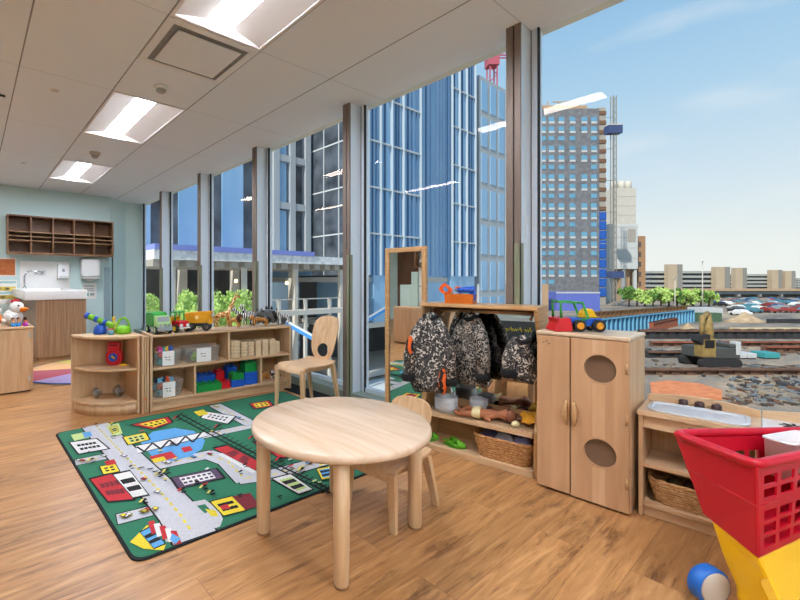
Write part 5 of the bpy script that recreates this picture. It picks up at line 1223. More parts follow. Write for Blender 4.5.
beast('small striped toy zebra at the very right end of the shelf top', onls(1.235, .06, TOPZ), LRZ + math.radians(150), ZEB, .05, .06, (.014, .03, .010), (.014, .007), .005, .012)

# ---- bins with cards
BIN = mat('clear_bin', '#e6ecee', 0.2, noise=0.03, alpha=0.22)
def bin_(label, x0, x1, z, h, cols, y0=.03, y1=.24, seed=0, heap=True):
    W_ = x1 - x0; r = thing('storage_bin', label, 'storage bin', onls((x0 + x1) / 2, (y0 + y1) / 2, z), LRZ); hy = (y1 - y0) / 2; hx = W_ / 2
    ring = lambda k_, zz: [(p[0], p[1], zz) for p in rrect(-hx * k_, -hy * k_, hx * k_, hy * k_, .02, 4)]
    mb = MB(); mb.loft([ring(.86, .001), ring(.97, h), ring(1.0, h), ring(1.0, h - .008), ring(.955, h - .01), ring(.84, .004)], BIN); mb.build('tub', r)
    mb = MB(); mb.cb((0, -hy * 1.0 - .002, h * .5), (W_ * .40, .002, h * .92), PAPER); cd = mb.build('label_card', r)
    mb = MB()
    for q, (a, b_, ww) in enumerate(((-.02, .58, .03), (.006, .58, .02), (-.015, .42, .018), (.008, .4, .024))): mb.cb((a, -hy - .0036, h * b_), (ww * .7, .0012, .006), DARKI)
    mb.build('scribble', cd)
    rnd = random.Random(seed)
    n_ = 24 if heap else 8
    for q in range(n_):
        lay = q // 6 if heap else 0
        x = (((q % 5) + .5) / 5 * 2 - 1) * hx * .52 + rnd.uniform(-.006, .006); y = (-.62 + 1.2 * ((q // 5) % 2)) * hy * .72; s_ = rnd.uniform(.030, .036); zz = z + .016 + s_ * .5 + (h - .03) * (q // 5) / 4 * (1.0 if heap else .5)
        m = cols[q % len(cols)]; mb = MB(); mb.bx(-s_ / 2 * 1.5, -s_ / 2, -s_ / 2, s_ / 2 * 1.5, s_ / 2, s_ / 2, m)
        for sx in (-.4, .4): mb.cyl((sx * s_, 0, s_ / 2), (sx * s_, 0, s_ * .72), s_ * .25, m, 10)
        o = mb.build('toy_brick', bevel=0.002); c_ = onls((x0 + x1) / 2 + x, (y0 + y1) / 2 + y, zz); o.location = c_; o.rotation_euler = (rnd.uniform(-.5, .5), rnd.uniform(-.5, .5), rnd.uniform(0, 3)); tag(o, 'small coloured toy brick inside the ' + label.split(' on ')[0].replace('clear ', ''), 'toy brick', 'bricks in the ' + label.split(' on ')[0])
LB = plastic('light_blue_plastic', '#6fb7d8'); LO = plastic('salmon_plastic', '#e38b62'); LTQ = plastic('turquoise_plastic', '#37b3ad'); BLK = plastic('navy_plastic', '#22375a')
bin_('clear bin of mixed building bricks with white card on the middle shelf, left end', .03, .265, .344, .125, [LTQ, YELLOW, BLUE, RED, BLK, LTQ, PINK], seed=1)
bin_('clear bin with a plain white card and green bricks on the middle shelf', .285, .60, .344, .125, [LIME, PGREEN, GREY], seed=2, heap=False)
bin_('clear bin of blue and orange pieces on the bottom shelf', .03, .275, .091, .13, [LB, LO, LB, BLK, ORANGE, LB], seed=3)
# ---- plain wooden blocks on the middle shelf, right half
WBL = wood('block_wood', '#e2cba8', '#cdb087', (8, 8, 8), 0.6)
def wblock(x0, x1, y0, y1, z0, z1, lab):
    mb = MB(); mb.bx(-(x1 - x0) / 2, -(y1 - y0) / 2, 0, (x1 - x0) / 2, (y1 - y0) / 2, z1 - z0, WBL); o = mb.build('wooden_block', bevel=0.003)
    o.location = onls((x0 + x1) / 2, (y0 + y1) / 2, z0 + .001); o.rotation_euler = (0, 0, LRZ); tag(o, lab, 'wooden block', 'plain wooden blocks on the middle shelf')
for ci, (x0, x1, n_, hh) in enumerate(((.69, .775, 5, .031), (.785, .85, 5, .027), (.855, .915, 5, .027))):
    for k_ in range(n_): wblock(x0 + .002 * (k_ % 2), x1 - .003 * ((k_ + ci) % 2), .03, .2, .344 + k_ * hh, .344 + (k_ + 1) * hh - .0012, 'flat plain wooden block in the %s stack right of the divider on the middle shelf' % ('first', 'second', 'third')[ci])
for ci, (x0, x1) in enumerate(((.93, .985), (1.0, 1.06), (1.075, 1.135))): wblock(x0, x1, .03, .12, .344, .485, ['upright plain wooden block right after the flat stacks', 'upright plain wooden block in the middle of three', 'upright plain wooden block third from the flat stacks'][ci]); wblock(x0, x1, .14, .23, .344, .475, 'upright plain wooden block standing behind the front upright blocks')
wblock(1.15, 1.2, .06, .22, .344, .455, 'shorter upright wooden block at the right end of the middle shelf')
# ---- large bricks on the bottom shelf
def bigbrick(lab, x0, x1, y0, y1, z0, h, m, nx, ny):
    mb = MB(); w_, d_ = x1 - x0, y1 - y0; mb.bx(-w_ / 2, -d_ / 2, 0, w_ / 2, d_ / 2, h, m)
    for i in range(nx):
        for j in range(ny): mb.cyl((-w_ / 2 + w_ * (i + .5) / nx, -d_ / 2 + d_ * (j + .5) / ny, h), (-w_ / 2 + w_ * (i + .5) / nx, -d_ / 2 + d_ * (j + .5) / ny, h + .014), min(w_ / nx, d_ / ny) * .3, m, 14)
    o = mb.build('large_brick', bevel=0.003); o.location = onls((x0 + x1) / 2, (y0 + y1) / 2, z0); o.rotation_euler = (0, 0, LRZ); tag(o, lab, 'toy brick', 'large bricks on the bottom shelf')
zb = .0915; bh_ = .062
bigbrick('large green brick lowest at the left of the brick heap', .38, .60, .025, .125, zb, bh_, GREEN, 4, 2)
bigbrick('large blue brick lying on top behind the green brick at left', .38, .585, .13, .235, zb, .115, BLUE, 4, 2)
bigbrick('large red brick low in the gap between blue and green bricks', .607, .685, .03, .13, zb, .055, RED, 2, 2)
bigbrick('large red brick rising behind the low red brick', .595, .675, .14, .24, zb, .13, RED, 2, 2)
bigbrick('large blue brick under the front green brick', .695, .815, .025, .125, zb, bh_, BLUE, 2, 2)
bigbrick('large green brick stacked on the front blue brick', .70, .812, .028, .122, zb + bh_, .055, GREEN, 2, 2)
bigbrick('tall blue brick at the back of the heap', .70, .795, .14, .235, zb, .16, BLUE, 2, 2)
bigbrick('large blue brick at right of the heap under the tall green brick', .83, .955, .045, .165, zb, .11, BLUE, 2, 2)
bigbrick('large green brick on top of the blue brick at right, highest in the heap', .835, .95, .05, .16, zb + .11, .085, GREEN, 2, 2)
# ---- small animals bottom right
beast('small toy tiger on the bottom shelf right of the large bricks', onls(1.05, .08, zb), LRZ + math.radians(200), TIG, .06, .055, (.012, .014, .013), (.012, .010), .007, .016, grp='toy animals on the bottom shelf')
beast('small toy cow spotted black on the bottom shelf at its right end', onls(1.17, .09, zb), LRZ + math.radians(190), patt('cow_hide', '#e7e3dc', '#3a2c24', 40, 'noise', .48), .06, .055, (.012, .014, .013), (.012, .011), .007, .016, grp='toy animals on the bottom shelf')

# ---- corner shelf toys
CST = Vector((1.02, 3.80, 0)); cz = .605
wc_ = thing('watering_can', 'lime green toy watering can with a hooped handle on the corner shelf', 'watering can', CST + Vector((-.066, -.20, cz)), math.radians(-30))
mb = MB(); mb.lathe([(.048, .001), (.058, .006), (.06, .03), (.052, .055), (.035, .066), (.001, .067)], LIME, n=28); mb.build('body', wc_)
mb = MB(); mb.tube([(-.045 * math.cos(a), 0, .05 + .075 * math.sin(a)) for a in [PI * q / 12 for q in range(13)]], .009, LIME, 10); mb.build('handle', wc_)
mb = MB(); mb.tube([(-.05, 0, .02), (-.09, 0, .045), (-.105, 0, .06)], [.014, .010, .012], LIME, 10); mb.build('spout', wc_)
tl = thing('toy_telescope', 'blue and lime banded toy telescope on a blue stand on the corner shelf', 'toy telescope', CST + Vector((-.215, -.11, cz)), math.radians(-38))
mb = MB(); mb.lathe([(.05, .001), (.052, .02), (.045, .05), (.03, .072), (.001, .075)], BLUE); mb.build('stand', tl)
a0, a1 = Vector((-.115, 0, .15)), Vector((.11, 0, .065)); dd = (a1 - a0)
for q, (m_, rr_, f0, f1) in enumerate(((BLUE, .026, 0, .12), (LIME, .024, .12, .32), (BLUE, .025, .32, .44), (LIME, .022, .44, .62), (BLUE, .023, .62, .74), (LIME, .02, .74, 1.0))):
    mb = MB(); mb.cyl(a0 + dd * f0, a0 + dd * f1, rr_, m_, 20); mb.build('tube_band', tl)
mb = MB(); mb.cyl((0, 0, .07), (0, 0, .09), .012, BLUE); mb.build('pivot', tl)
yb = thing('squeeze_bottle', 'pale yellow bottle standing behind the toy telescope', 'bottle', CST + Vector((-.10, -.045, cz)))
mb = MB(); mb.lathe([(.026, .001), (.028, .01), (.028, .07), (.012, .09), (.010, .1)], mat('pale_yellow', '#ded96a', 0.4, noise=0.05), n=18); mb.build('body', yb)
mb = MB(); mb.lathe([(.012, .1), (.012, .118), (.004, .13)], YELLOW, n=14); mb.build('cap', yb)
pc = thing('blue_cup', 'small light blue cup with an orange rim beside the watering can', 'toy cup', CST + Vector((-.165, -.22, cz)))
mb = MB(); mb.lathe([(.02, .001), (.026, .045), (.024, .045), (.018, .005)], LB, n=18); mb.build('cup', pc); mb = MB(); mb.lathe([(.0265, .04), (.0275, .048), (.024, .048)], ORANGE, n=18, caps=False); mb.build('rim', pc)
rt = thing('red_dial_toy', 'upright red toy with a blue dial and yellow pointer on the corner shelf', 'toy', CST + Vector((-.12, -.155, .354)), math.radians(-36))
mb = MB(); mb.prism(rrect(-.062, .0, .062, .125, .045, 6), .05, RED, zx(.025)); mb.prism(rrect(-.05, .10, .045, .185, .015, 4), .046, RED, zx(.023)); mb.build('body', rt, bevel=0.006)
mb = MB(); mb.cyl((0, -.025, .065), (0, -.034, .065), .034, BLUE, 24); dl = mb.build('dial', rt); mb = MB(); mb.cb((.003, -.036, .067), (.034, .005, .012), YELLOW, (0, .7, 0)); mb.build('pointer', dl)
mb = MB(); mb.bx(-.03, -.026, .155, .03, -.0225, .163, BLACK); mb.build('slot', rt)
mb = MB(); mb.cb((.075, -.02, .006), (.055, .02, .012), YELLOW); mb.build('yellow_base', rt)
SLV = mat('silver_mesh', '#b9b6b0', 0.3, 0.8, noise=0.3, nscale=60)
for lab, dx, dy, rr_ in (('silver lattice ball on the corner shelf bottom, smaller and left', -.245, -.12, .04), ('silver lattice ball on the corner shelf bottom, larger and right', -.10, -.19, .047)):
    r = thing('lattice_ball', lab, 'toy ball', CST + Vector((dx, dy, .104)))
    mb = MB()
    for q in range(5):
        A = Euler((q * .9, q * 1.3, q * .5)).to_matrix(); mb.tube([Vector((0, 0, rr_)) + A @ Vector((rr_ * .92 * math.cos(a), rr_ * .92 * math.sin(a), rr_ * .05 * math.sin(6 * a))) for a in [2 * PI * k_ / 20 for k_ in range(20)]], rr_ * .1, SLV, 6, loop=True)
    mb.build('lattice', r); mb = MB(); mb.ell((0, 0, rr_), rr_ * .5, GREY, n=10, k=6); mb.build('core', r)

# ---- plush toys on the left cabinet
LCZ = .605
WPL = mat('white_plush', '#ecebe7', 0.95, noise=0.1, nscale=40, bump=0.3); OPL = mat('orange_plush', '#ee8a2c', 0.95, noise=0.15, nscale=40); BPL = mat('black_plush', '#17171a', 0.95, noise=0.3, nscale=40); RPL = mat('red_plush', '#c52a35', 0.95, noise=0.15, nscale=40)
cp = ony(15, 325, 4.88); pk = thing('plush_chicken', 'white plush chicken with orange beak and red comb on the left cabinet', 'plush toy', (cp.x, 4.9, LCZ + .001), math.radians(-40))
mb = MB(); mb.ell((-.02, 0, .075), (.085, .075, .08), WPL); mb.ell((.02, 0, .17), (.062, .058, .06), WPL); mb.build('body', pk)
mb = MB(); mb.ell((.085, 0, .155), (.045, .034, .018), OPL); mb.ell((.075, 0, .138), (.032, .026, .014), OPL); mb.build('beak', pk)
mb = MB(); 
for q in range(3): mb.ell((-.02 + q * .025, 0, .232 - .006 * abs(q - 1)), (.018, .012, .022), RPL, n=10, k=6)
mb.build('comb', pk)
for s_ in (-1, 1):
    mb = MB(); mb.ell((.062, s_ * .036, .19), .010, BLACK, n=10, k=6); mb.build('eye', pk); mb = MB(); mb.ell((-.02, s_ * .075, .08), (.05, .015, .04), WPL, n=12, k=7); mb.build('wing', pk)
mb = MB(); mb.ell((.05, -.03, .008), (.035, .02, .008), OPL, n=10, k=5); mb.ell((.05, .03, .008), (.035, .02, .008), OPL, n=10, k=5); mb.build('feet', pk)
cp = ony(1.5, 325, 4.86); pk = thing('plush_animal', 'black white and orange plush animal sitting at the left edge of the photo', 'plush toy', (cp.x - .06, 4.88, LCZ + .001), math.radians(-50))
mb = MB(); mb.ell((0, 0, .07), (.07, .065, .07), OPL); mb.build('body', pk)
mb = MB(); mb.ell((0, 0, .165), (.058, .058, .052), BPL); mb.build('head', pk); mb = MB(); mb.ell((.04, 0, .155), (.03, .04, .03), WPL, n=12, k=7); mb.build('muzzle', pk)
for s_ in (-1, 1):
    mb = MB(); mb.ell((-.01, s_ * .045, .21), (.018, .026, .026), BPL, n=12, k=7); mb.build('ear', pk); mb = MB(); mb.ell((.05, s_ * .045, .05), (.04, .022, .022), WPL, n=12, k=7); mb.build('paw', pk)
def figure(lab, px, py, base, top, hair, skin_, grp):
    p = ony(px, py, 4.78); r = thing('toy_figure', lab, 'toy figure', (p.x, 4.78, LCZ), math.radians(-30), grp)
    mb = MB(); mb.lathe([(.018, .001), (.022, .004), (.02, .028), (.014, .034)], base, n=16); mb.build('base', r); mb = MB(); mb.lathe([(.014, .034), (.016, .045), (.010, .054)], top, n=14); mb.build('torso', r)
    mb = MB(); mb.ell((0, 0, .066), .0145, skin_, n=12, k=8); mb.build('head', r); mb = MB(); mb.ell((-.003, 0, .073), (.0155, .0155, .0115), hair, n=12, k=7); mb.build('hair', r)
SKN = mat('doll_tan', '#d79a72', 0.6, noise=0.05); SKD = mat('doll_brown', '#6b3f28', 0.6, noise=0.08)
figure('toy figure with a blue base and brown hair before the plush chicken', 13.5, 327, plastic('cyan_plastic', '#2a8fd8'), SKN, mat('hair_brown', '#5a3520', 0.8, noise=0.2), SKN, 'toy figures on the left cabinet')
figure('toy figure on a blue base second from the plush chicken', 18.5, 327, MATS['cyan_plastic'], SKN, MATS['hair_brown'], SKN, 'toy figures on the left cabinet')
figure('toy figure with a magenta base and black hair at the cabinet corner', 25.5, 327, plastic('magenta_plastic', '#b83ab0'), mat('salmon', '#e57a68', 0.6, noise=0.05), YELLOW if False else mat('hair_black', '#1d1a1c', 0.8, noise=0.2), SKD, 'toy figures on the left cabinet')
# ================================================================== DRESS-UP UNIT CONTENTS
def ondu(x, y, z): return DU + Vector((x * math.cos(DRZ) - y * math.sin(DRZ), x * math.sin(DRZ) + y * math.cos(DRZ), z))
LEO = patt('leopard_fabric', '#17161a', '#c9c0b3', 50, 'noise', .425, c3='#6f6961'); ORT = patt('orange_black_trim', '#e0601c', '#1c1512', 26, 'wave', .45, (0.3, 0.3, 1.6)); LIN = mat('coat_black', '#141316', 0.9, noise=0.3)
def coat(label, x, y, ztop, zbot, w_, d_, rz_, m, sleeves=(1, 1), spread=1.0, seed=0):
    """hanging coat: lumpy torso loft, sleeves, collar, fleecy cuffs and hem"""
    r = thing('dress_up_coat', label, 'coat', ondu(x, y, ztop), DRZ + rz_)
    rnd = random.Random(seed); H = ztop - zbot; rings = []; n = 22; ph = [rnd.uniform(0, 6) for _ in range(4)]
    for i in range(15):
        t_ = i / 14; z = -H * t_
        k_ = .16 + .84 * min(1, (t_ / .6)) ** .8; k_ *= (1 + .10 * t_) * (1 - .25 * max(0, t_ - .85) / .15)
        ring = []
        for q in range(n):
            a = 2 * PI * q / n
            f = 1 + .10 * math.sin(3 * a + ph[0] + 4 * t_) + .07 * math.sin(5 * a + ph[1] - 7 * t_) + .04 * math.sin(9 * a + 11 * t_ + ph[2])
            ring.append((w_ / 2 * k_ * f * math.cos(a), d_ / 2 * (.5 + .5 * k_) * f * math.sin(a), z + .012 * math.sin(2 * a + ph[3]) * t_))
        rings.append(ring)
    mb = MB(); mb.loft(rings, m); mb.build('torso', r)
    for s_, on in zip((-1, 1), sleeves):
        if not on: continue
        pts = [(s_ * w_ * .16, 0, -H * .09), (s_ * w_ * .33 * spread, -.014, -H * .28), (s_ * w_ * .49 * spread, -.03, -H * .55), (s_ * w_ * .53 * spread, -.04, -H * .84)]
        mb = MB(); mb.tube(pts, [.030, .042, .042, .036], m, 14); sl = mb.build('sleeve', r)
        e_ = Vector(pts[-1]); mb = MB(); mb.lathe([(.040, .02), (.043, .0), (.038, -.022), (.02, -.018)], LIN, c=e_, n=14); mb.build('cuff', sl)
    mb = MB(); mb.tube([(.034 * math.cos(a), .028 * math.sin(a) - .006, -.028 + .008 * math.cos(2 * a)) for a in [2 * PI * q / 16 for q in range(16)]], .014, LIN, 8, loop=True); mb.build('collar', r)
    mb = MB(); mb.tube([(0, 0, -.01), (0, .008, .018), (0, .0, .03)], .003, LIN, 6); mb.build('hanging_loop', r)
    return r
c1 = coat('black and white spotted coat with orange tiger stripes hanging at the unit\'s left end', .085, -.045, .838, .375, .225, .16, math.radians(12), LEO, seed=3, spread=1.02)
for (cx_, cz_, hh_) in ((-.108, -.20, .12), (.085, -.385, .17)):
    mb = MB(); mb.ell((cx_, -.055 if cx_ > 0 else -.05, cz_), (.026, .035, hh_ / 2), ORT, n=14, k=9); mb.build('striped_panel', c1)
c2 = coat('darker black spotted coat hanging in the middle of the dress-up unit', .28, .085, .838, .42, .20, .12, math.radians(-14), patt('leopard_dark', '#121114', '#a89f92', 36, 'noise', .40, c3='#b5ab9d'), seed=8, spread=.98)
c3 = coat('black and white spotted coat half hidden behind the play refrigerator', .58, .02, .74, .50, .12, .10, math.radians(10), LEO, sleeves=(1, 0), seed=5)
# grey tubs
GT = mat('grey_white_tub', '#d3d5d8', 0.5, noise=0.06)
for lab, x, y, r0, h in (('eight-sided grey plastic tub under the striped coat on the doll shelf', .135, .06, .072, .088), ('grey plastic tub under the darker coat at the back of the doll shelf', .30, .15, .055, .085)):
    r = thing('plastic_tub', lab, 'tub', ondu(x, y, .2385), DRZ); mb = MB(); mb.lathe([(r0 * .93, .001), (r0, h), (r0 * .93, h), (r0 * .88, .006)], GT, n=8); mb.build('tub', r)
    for z in (.02, .04, .06):
        mb = MB(); mb.lathe([(r0 * (.93 + .07 * z / h) + .0015, z), (r0 * (.93 + .07 * z / h) + .003, z + .003), (r0 * (.93 + .07 * z / h) + .0015, z + .006)], GT, n=8, caps=False); mb.build('rib', r)
# dolls: one continuous skinned body each, local +x toward the head, lying on the shelf
def doll(label, loc, rz_, m, hair, L_=.30, wrap=None, face_up=True, arms=1.0, name='baby_doll'):
    r = thing(name, label, 'doll', loc, rz_); k_ = L_ / .30; P = lambda x, y, z: (x * k_, y * k_, z * k_)
    V_ = [(P(-.02, 0, .034), (.036 * k_, .03 * k_)), (P(.035, 0, .038), (.038 * k_, .031 * k_)), (P(.075, 0, .038), (.030 * k_, .024 * k_)), (P(.098, 0, .040), .017 * k_), (P(.122, 0, .047), .034 * k_), (P(.15, 0, .05), .036 * k_), (P(.168, 0, .048), .022 * k_)]
    E_ = [(0, 1), (1, 2), (2, 3), (3, 4), (4, 5), (5, 6)]; i = 7
    for s_ in (-1, 1):
        V_ += [(P(.068, s_ * .04, .036), .016 * k_), (P(.03, s_ * .066, .03), .0145 * k_), (P(.055 - .05 * arms * (s_ > 0), s_ * .088, .026), .011 * k_), (P(.068 - .07 * arms * (s_ > 0), s_ * .094, .022), .010 * k_)]; E_ += [(2, i), (i, i + 1), (i + 1, i + 2), (i + 2, i + 3)]; i += 4
        V_ += [(P(-.05, s_ * .026, .032), .021 * k_), (P(-.095, s_ * .046, .044 if s_ > 0 else .03), .017 * k_), (P(-.135, s_ * .034, .02), .0125 * k_), (P(-.15, s_ * .036, .026), .0115 * k_), (P(-.152, s_ * .036, .044), .009 * k_)]; E_ += [(0, i), (i, i + 1), (i + 1, i + 2), (i + 2, i + 3), (i + 3, i + 4)]; i += 5
    skin('body', V_, E_, m, r, 2)
    zf = 1 if face_up else -1; hc = Vector(P(.142, 0, .05))
    if face_up:
        mb = MB(); mb.ell(hc + Vector(P(.0, 0, .037)), (.005 * k_, .0045 * k_, .005 * k_), m, n=8, k=5); mb.build('nose', r)
        for s_ in (-1, 1):
            mb = MB(); mb.ell(hc + Vector(P(.008, s_ * .013, .033)), .0042 * k_, BLACK, n=8, k=5); mb.build('eye', r)
        mb = MB(); mb.ell(hc + Vector(P(-.014, 0, .033)), (.0025 * k_, .008 * k_, .003 * k_), mat('doll_lip', '#a24a44', 0.6, noise=0.05), n=8, k=5); mb.build('mouth', r)
    for s_ in (-1, 1):
        mb = MB(); mb.ell(hc + Vector(P(-.002, s_ * .036, 0)), (.007 * k_, .004 * k_, .009 * k_), m, n=8, k=5); mb.build('ear', r)
    mb = MB(); mb.ell(hc + Vector(P(.012, 0, .004 if not face_up else -.004)), (.033 * k_, .0365 * k_, .0375 * k_), hair, n=14, k=8); mb.build('hair', r)
    if wrap:
        mb = MB(); rr = []
        for x, ry, rzz in ((-.052, .05, .03), (-.03, .05, .036), (-.005, .045, .037)): rr.append([P(x, ry * math.cos(a), .035 + rzz * math.sin(a)) for a in [2 * PI * q / 18 for q in range(18)]])
        mb.loft(rr, wrap, caps=False); mb.build('nappy', r)
    return r
SK1 = mat('doll_skin_warm', '#b4714c', 0.5, noise=0.08); SK2 = mat('doll_skin_dark', '#7a4629', 0.5, noise=0.08); SK3 = mat('doll_skin_mid', '#9c5639', 0.5, noise=0.08); HR = mat('doll_hair', '#4b2c1c', 0.8, noise=0.25); CRM = mat('cream_cloth', '#e6d7a4', 0.9, noise=0.08)
doll('naked baby doll in a cream nappy lying nearest the front edge of the shelf', ondu(.36, .038, .2415), DRZ + math.radians(8), SK1, mat('doll_scalp', '#8a5238', 0.6, noise=0.1), .28, CRM, True)
d2 = doll('dark brown baby doll under a yellow cloth beside the play refrigerator', ondu(.55, .105, .2415), DRZ + math.radians(2), SK2, HR, .19, None, True)
doll('red-brown baby doll lying at the back of the shelf near the mirror', ondu(.45, .155, .2415), DRZ + math.radians(183), SK3, HR, .17, CRM, False)
YC = mat('yellow_cloth', '#efa92b', 0.9, noise=0.1)
mb = MB(); rows = []
for i in range(9):
    x = -.06 + .11 * i / 8; rows.append([Vector((x + .008 * math.sin(j), -.07 + .14 * j / 12, .062 - .00 - 9.0 * ((-.07 + .14 * j / 12) ** 2) * .9 + .006 * math.sin(i * 1.7 + j) + .012 * (i / 8))) for j in range(13)])
both = rows; mb.loft([[v for v in r_] for r_ in rows], YC, caps=False, closed=False)
o = mb.build('yellow_cloth'); md = o.modifiers.new('thick', 'SOLIDIFY'); md.thickness = .005; o.location = ondu(.615, .10, .2465); o.rotation_euler = (0, 0, DRZ + .2); tag(o, 'crumpled yellow doll cloth draped over the dark brown doll', 'cloth')
mb = MB(); mb.ell((0, 0, .016), (.03, .022, .016), CRM, n=12, k=7); o = mb.build('cream_sock'); o.location = ondu(.54, .03, .2385); tag(o, 'small cream sock at the dark brown doll\'s foot', 'sock')
# shoes
SHG = plastic('lime_shoe', '#6cc227')
for i, (lab, x, y, rz_) in enumerate((('lime green toy shoe at the left end of the bottom shelf', .05, .05, 1.2), ('lime green toy shoe, rear one of the pair in the middle', .165, .07, .9), ('lime green toy shoe, front one of the pair in the middle', .215, .035, .4))):
    r = thing('toy_shoe', lab, 'toy shoe', ondu(x, y, .0405), DRZ + rz_, 'lime toy shoes on the bottom shelf')
    mb = MB(); o_ = [(.05 * math.cos(a), .021 * math.sin(a) * (1 + .15 * math.cos(a))) for a in [2 * PI * q / 20 for q in range(20)]]
    mb.loft([[(p[0], p[1], 0.0) for p in o_], [(p[0] * 1.02, p[1] * 1.05, .010) for p in o_], [(p[0] * .98, p[1], .014) for p in o_]], mat('lime_sole', '#4b9a1c', 0.5, noise=0.05)); mb.build('sole', r)
    mb = MB(); rg_ = []
    for q in range(8):
        x_ = .048 - .05 * q / 7; w__ = .019 * math.sin(PI * (.12 + .8 * (1 - q / 9))) + .004; hh = .012 + .022 * math.sin(PI * .5 * q / 7); rg_.append([(x_, w__ * math.cos(a), .012 + hh * math.sin(a)) for a in [PI * k_ / 10 for k_ in range(11)]])
    mb.loft(rg_, SHG, caps=False, closed=False); sh_ = mb.build('upper', r); md = sh_.modifiers.new('t', 'SOLIDIFY'); md.thickness = .003
    mb = MB(); mb.tube([(-.0, -.021, .02), (-.035, -.018, .026), (-.048, 0, .028), (-.035, .018, .026), (0, .021, .02)], .004, SHG, 8); mb.build('heel_strap', r)
# baskets
WK = mat('wicker', '#d09c64', 0.8, nscale=60, col2='#a06c3c'); WK2 = mat('wicker_pale', '#dab27e', 0.8, nscale=60, col2='#b08250')
def basket(label, loc, rz_, L_, W_, H_, m, rows=9, n=54):
    r = thing('wicker_basket', label, 'basket', loc, rz_)
    def rect(k_, a, off=0):
        c_, s_ = math.cos(a), math.sin(a); q = (abs(c_) ** 5 + abs(s_) ** 5) ** (-1 / 5); return (L_ / 2 * k_ * c_ * q + off * c_, W_ / 2 * k_ * s_ * q + off * s_)
    mb = MB()
    for i in range(rows):
        z = .006 + (H_ - .012) * i / (rows - 1); k_ = .84 + .16 * i / (rows - 1); pts = []
        for q in range(n):
            x, y = rect(k_, 2 * PI * q / n, .0028 * (1 if (q + i) % 2 else -1)); pts.append((x, y, z))
        mb.tube(pts, (H_ / rows) * .52, m, 5, loop=True)
    mb.build('woven_wall', r)
    mb = MB()
    for q in range(0, n):
        x0, y0 = rect(.84, 2 * PI * q / n); x1, y1 = rect(1.0, 2 * PI * q / n); mb.tube([(x0, y0, .003), (x1, y1, H_)], .0022, m, 4)
    mb.build('stakes', r)
    mb = MB()
    for ph_ in (0, PI): mb.tube([(*rect(1.0, 2 * PI * q / 80, .003 * math.cos(q * 1.0 + ph_)), H_ + .003 * math.sin(q * 1.0 + ph_)) for q in range(80)], .0045, m, 5, loop=True)
    mb.build('rim', r)
    mb = MB(); mb.prism([rect(.84, 2 * PI * q / 40) for q in range(40)], .006, m); mb.build('base', r)
    return r
basket('brown wicker basket of lavender cloths on the bottom of the dress-up unit', ondu(.475, .085, .0405), DRZ, .31, .185, .118, WK)
LAV = mat('lavender_cloth', '#8b86a6', 0.9, noise=0.2, nscale=18); GRC = mat('pale_grey_cloth', '#b9b5bc', 0.9, noise=0.15, nscale=18); DPC = mat('plum_cloth', '#564e6a', 0.9, noise=0.25, nscale=18)
def crumple(label, loc, rx, ry, rz3, m, seed, name='crumpled_cloth', cat='cloth', grp=None):
    rnd = random.Random(seed); ph = [rnd.uniform(0, 6) for _ in range(6)]; rings = []
    for i in range(12):
        a = -PI / 2 + PI * (i + .02) / 11.04; ring = []
        for q in range(20):
            b_ = 2 * PI * q / 20; f = 1 + .16 * math.sin(3 * b_ + ph[0] + 2 * a) + .12 * math.sin(5 * b_ + ph[1] - 4 * a) + .08 * math.sin(8 * b_ + ph[2] + 7 * a); ring.append((rx * f * math.cos(a) * math.cos(b_), ry * f * math.cos(a) * math.sin(b_), rz3 * (1 + .2 * math.sin(4 * b_ + ph[3])) * math.sin(a)))
        rings.append(ring)
    mb = MB(); mb.loft(rings, m); o = mb.build(name); o.location = loc; tag(o, label, cat, grp); return o
crumple('plum coloured cloth at the left of the wicker basket', ondu(.39, .09, .128), .045, .05, .045, DPC, 1, grp='cloths in the wicker basket'); crumple('pale grey cloth in the middle of the wicker basket', ondu(.47, .075, .13), .042, .045, .046, GRC, 2, grp='cloths in the wicker basket'); crumple('lavender cloth at the right of the wicker basket', ondu(.56, .09, .13), .042, .05, .046, LAV, 3, grp='cloths in the wicker basket'); crumple('dark lavender cloth at the back of the wicker basket', ondu(.48, .14, .13), .05, .022, .04, LAV, 4, grp='cloths in the wicker basket')
def onsk(x, y, z): return SK + Vector((x * math.cos(SRZ) - y * math.sin(SRZ), x * math.sin(SRZ) + y * math.cos(SRZ), z))
basket('pale wicker basket on the bottom shelf of the play sink', onsk(.18, .115, .0635), SRZ, .30, .19, .10, WK2)
for i, (x, y, m_) in enumerate(((.10, .11, mat('olive_food', '#5c5230', 0.7, noise=0.2)), (.17, .13, mat('dark_food', '#3c2a22', 0.7, noise=0.2)), (.24, .11, mat('tan_food', '#8a6a44', 0.7, noise=0.2)))):
    crumple(['olive play food piece in the basket under the sink, left', 'dark play food piece in the basket under the sink, middle', 'tan play food piece in the basket under the sink, right'][i], onsk(x, y, .115), .032, .036, .038, m_, 20 + i, 'play_food', 'play food', 'play food in the sink basket')

